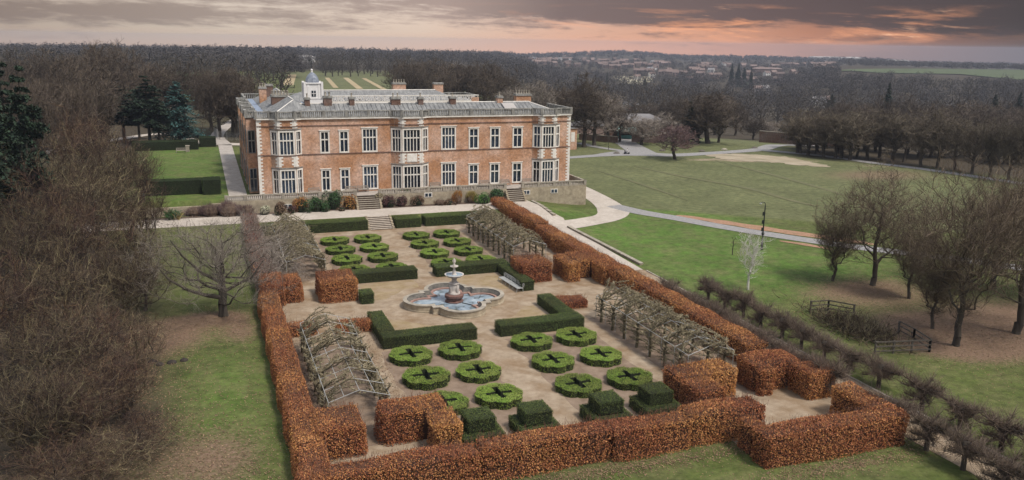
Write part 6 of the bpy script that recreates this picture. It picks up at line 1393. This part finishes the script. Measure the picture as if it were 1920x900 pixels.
# pale field, green fields far away
def far_sheet(name, mat, px, lift=.6): struct(sheet(name, mat, [ground_at(*q) for q in px], lift, 25))
far_sheet('pale_field', 'cream_field', ((1145,147),(1150,143),(1222,144),(1226,152),(1205,160),(1172,158)))
far_sheet('green_field', 'green_field', ((1560,134),(1640,130),(1925,132),(1925,152),(1800,140),(1650,138)), 1.0)
far_sheet('green_field', 'green_field', ((1380,148),(1412,148),(1406,165),(1382,162)), .8)
# hedgerow trees in front of and behind the far green field
for px, d, t in ((1653,1150,134),(1720,1180,133),(1872,1020,138),(1890,1010,137),(1908,1000,139)): x, y = along(px, d); far_tree('dark rounded tree on the far green field', x, y, 8, 15, 'dark trees on the far green field')
# the far belts of trees, too many to count: one object that sets the far tree shapes on points
def far_belt():
    A = np.array(FAR_BELT); me = bpy.data.meshes.new('far_tree_belt'); me.from_pydata([tuple(q) for q in A[:,:3]], [], []); n = len(A)
    pk = rng.integers(0, 3, n); rx = np.array([p['rx'] for p in FARM])[pk]; hh = np.array([p['H'] for p in FARM])[pk]
    at_ = me.attributes.new('pick', 'INT', 'POINT'); at_.data.foreach_set('value', pk.astype(np.int32))
    S = np.column_stack([A[:,3]/(2*rx), A[:,3]/(2*rx), A[:,4]/hh]).astype(np.float32); at_ = me.attributes.new('size', 'FLOAT_VECTOR', 'POINT'); at_.data.foreach_set('vector', S.ravel())
    Q = np.column_stack([0*pk, 0*pk, rng.uniform(0, 6.28, n)]).astype(np.float32); at_ = me.attributes.new('turn', 'FLOAT_VECTOR', 'POINT'); at_.data.foreach_set('vector', Q.ravel())
    col = bpy.data.collections.new('far_tree_shapes')
    for k, p in enumerate(FARM): col.objects.link(bpy.data.objects.new('far_tree_shape_'+'abc'[k], p['M']))
    o = link('far_tree_belt', me); o['kind'] = 'stuff'
    g = bpy.data.node_groups.new('tree_belt', 'GeometryNodeTree'); g.interface.new_socket('Geometry', in_out='INPUT', socket_type='NodeSocketGeometry'); g.interface.new_socket('Geometry', in_out='OUTPUT', socket_type='NodeSocketGeometry')
    N = g.nodes.new; L = g.links.new; gi, go = N('NodeGroupInput'), N('NodeGroupOutput'); ci = N('GeometryNodeCollectionInfo'); ci.inputs['Collection'].default_value = col; ci.inputs['Separate Children'].default_value = True; ci.inputs['Reset Children'].default_value = True
    ip = N('GeometryNodeInstanceOnPoints'); ip.inputs['Pick Instance'].default_value = True
    def na(nm, ty): q = N('GeometryNodeInputNamedAttribute'); q.data_type = ty; q.inputs['Name'].default_value = nm; return q.outputs['Attribute']
    er = N('FunctionNodeEulerToRotation'); L(na('turn', 'FLOAT_VECTOR'), er.inputs[0])
    L(gi.outputs[0], ip.inputs['Points']); L(ci.outputs[0], ip.inputs['Instance']); L(na('pick', 'INT'), ip.inputs['Instance Index']); L(er.outputs[0], ip.inputs['Rotation']); L(na('size', 'FLOAT_VECTOR'), ip.inputs['Scale']); L(ip.outputs[0], go.inputs[0])
    md = o.modifiers.new('belt', 'NODES'); md.node_group = g
far_belt()
# distant woodland one cannot count
def distant_woodland():
    rr = np.random.default_rng(404); m = MB(); n = 0; V0 = []; 
    base = [(np.concatenate(p['MBk'].v), p['H'], p['rx']) for p in FARM]
    def clump(x, y, h, wd, k):
        z = float(height(x, y)); d0 = math.hypot(x-CAM[0], y-CAM[1]); q = int(np.interp(d0, [500,1000,1600,2800], [560,300,130,60])); fs = float(np.interp(d0, [500,1000,1600,2800], [.055,.08,.14,.22]))
        d_ = rr.normal(0,1,(q,3)); d_[:,2] = np.abs(d_[:,2])*1.1; d_ /= np.linalg.norm(d_,axis=1,keepdims=True); lump = 1+.13*np.sin(d_[:,0]*7+x)+.13*np.sin(d_[:,1]*7+y); P = d_*lump[:,None]*np.array([wd/2,wd/2,h*.68])*rr.uniform(.72,1.0,(q,1))+np.array([x,y,z+h*.25]); m.leaves(P, d_+np.array([0,0,.25]), h*fs, rr, 0, np.clip(rr.normal(rr.uniform(.25,.75),.10,q),0,1), .4, .7)
    def region(px0, px1, d0, d1, N_, hh=(9,14)):
        for _ in range(N_):
            px = rr.uniform(px0,px1); d = math.sqrt(rr.uniform(d0*d0,d1*d1)); x, y = along(px, d)
            if 1555 < px < 1930 and 1000 < d < 1560 and ground_green(x, y): continue
            h = rr.uniform(*hh); clump(x, y, h, h*rr.uniform(.9,1.3), 0)
    def ground_green(x, y): return True
    region(960,1560,800,1250,330); region(980,1560,1250,2100,640,(6,10)); region(540,640,1300,2200,60); region(1560,1640,1300,2200,90); region(900,1650,2200,3600,900,(10,16)); region(1600,1940,1560,2400,420); region(1600,1940,2400,3600,240,(9,13)); region(1480,1640,850,1400,160); region(1560,1960,620,1060,330,(9,13)); region(920,1560,480,850,260,(10,14)); region(-30,560,560,800,300,(15,18)); region(540,980,900,1600,330,(12,18)); region(600,900,690,730,60,(5,8)); region(545,615,700,760,16,(6,9)); region(540,960,1600,3200,380,(12,20)); region(-30,560,700,1600,620,(14,20)); region(-30,560,1600,3200,260,(12,20)); region(1000,1940,2700,3150,420,(10,15))
    o = m.build('distant_woodland', 'far_wood'); o['kind'] = 'stuff'
distant_woodland()

# ------------------------------------------------------------------ fallen leaves, small litter
def fallen_leaves():
    rr = np.random.default_rng(55); m = MB()
    for (cx, cy_, sx, sy, n) in ((-27,-6,3.2,8,3600),(-24,-14,3,4,1800),(-29,12,4,5,3200),(-22,17,2.5,3,1200),(-32,2,3,8,2200),(-20.3,-2,1.0,12,600),(0,-20.2,9,.6,2600),(14,-24.3,5,.6,1500),(47,7,5,4,3200),(45,-7,6,5,3600),(38,-12,5,5,900),(33,4,5,6,500),(-16.4,0,.6,9,1300),(-10.6,0,.6,7,900),(10,-21,3,1.2,300),(-9,-13.5,1.5,1.5,300)):
        n = int(n*1.5); P = np.column_stack([rr.normal(cx,sx,n), rr.normal(cy_,sy,n)]); inside = (P[:,0] > -16.6) & (P[:,0] < 18) & (P[:,1] > -17.4) & (P[:,1] < 54); P = P if -17 < cx < 18 and cy_ > -17 else P[~inside]
        z = height(P[:,0], P[:,1])+rr.uniform(.045,.07,len(P)); m.leaves(np.column_stack([P,z]), np.tile([0,0,1.],(len(P),1)), .105, rr, 0, None, .35)
    o = m.build('fallen_leaves', 'leaf_litter'); o['kind'] = 'stuff'
fallen_leaves()
def molehills():
    for k, (px, py) in enumerate(((345,676),(322,680),(300,684),(286,679))):
        p = at(px, py); m = MB(); s = .38+.08*(k % 2); m.lathe([(s,-.05),(s*.8,.1),(s*.4,.2),(0,.24)], 9); o = m.build('molehill', 'mole_soil'); o.location = tuple(p); tag(o, f'dark molehill on the left grass, {ORD[k]} from the right in its short row', 'molehill', 'molehills on the left grass')
molehills()

# ------------------------------------------------------------------ the air
def haze():
    m = MB(); m.box(-3700, 3700, -3700, 3700, -150, 34); o = m.mesh('haze', []); 
    mt = bpy.data.materials.new('air'); mt.use_nodes = True; nt = mt.node_tree; nt.nodes.clear(); out = nt.nodes.new('ShaderNodeOutputMaterial'); v = nt.nodes.new('ShaderNodeVolumePrincipled')
    v.inputs['Color'].default_value = (.57,.62,.74,1); v.inputs['Density'].default_value = HAZE; v.inputs['Anisotropy'].default_value = 0.0; nt.links.new(v.outputs[0], out.inputs['Volume'])
    o.materials.append(mt); h = link('haze', o); h['kind'] = 'stuff'
HAZE = 1.5e-4
haze()
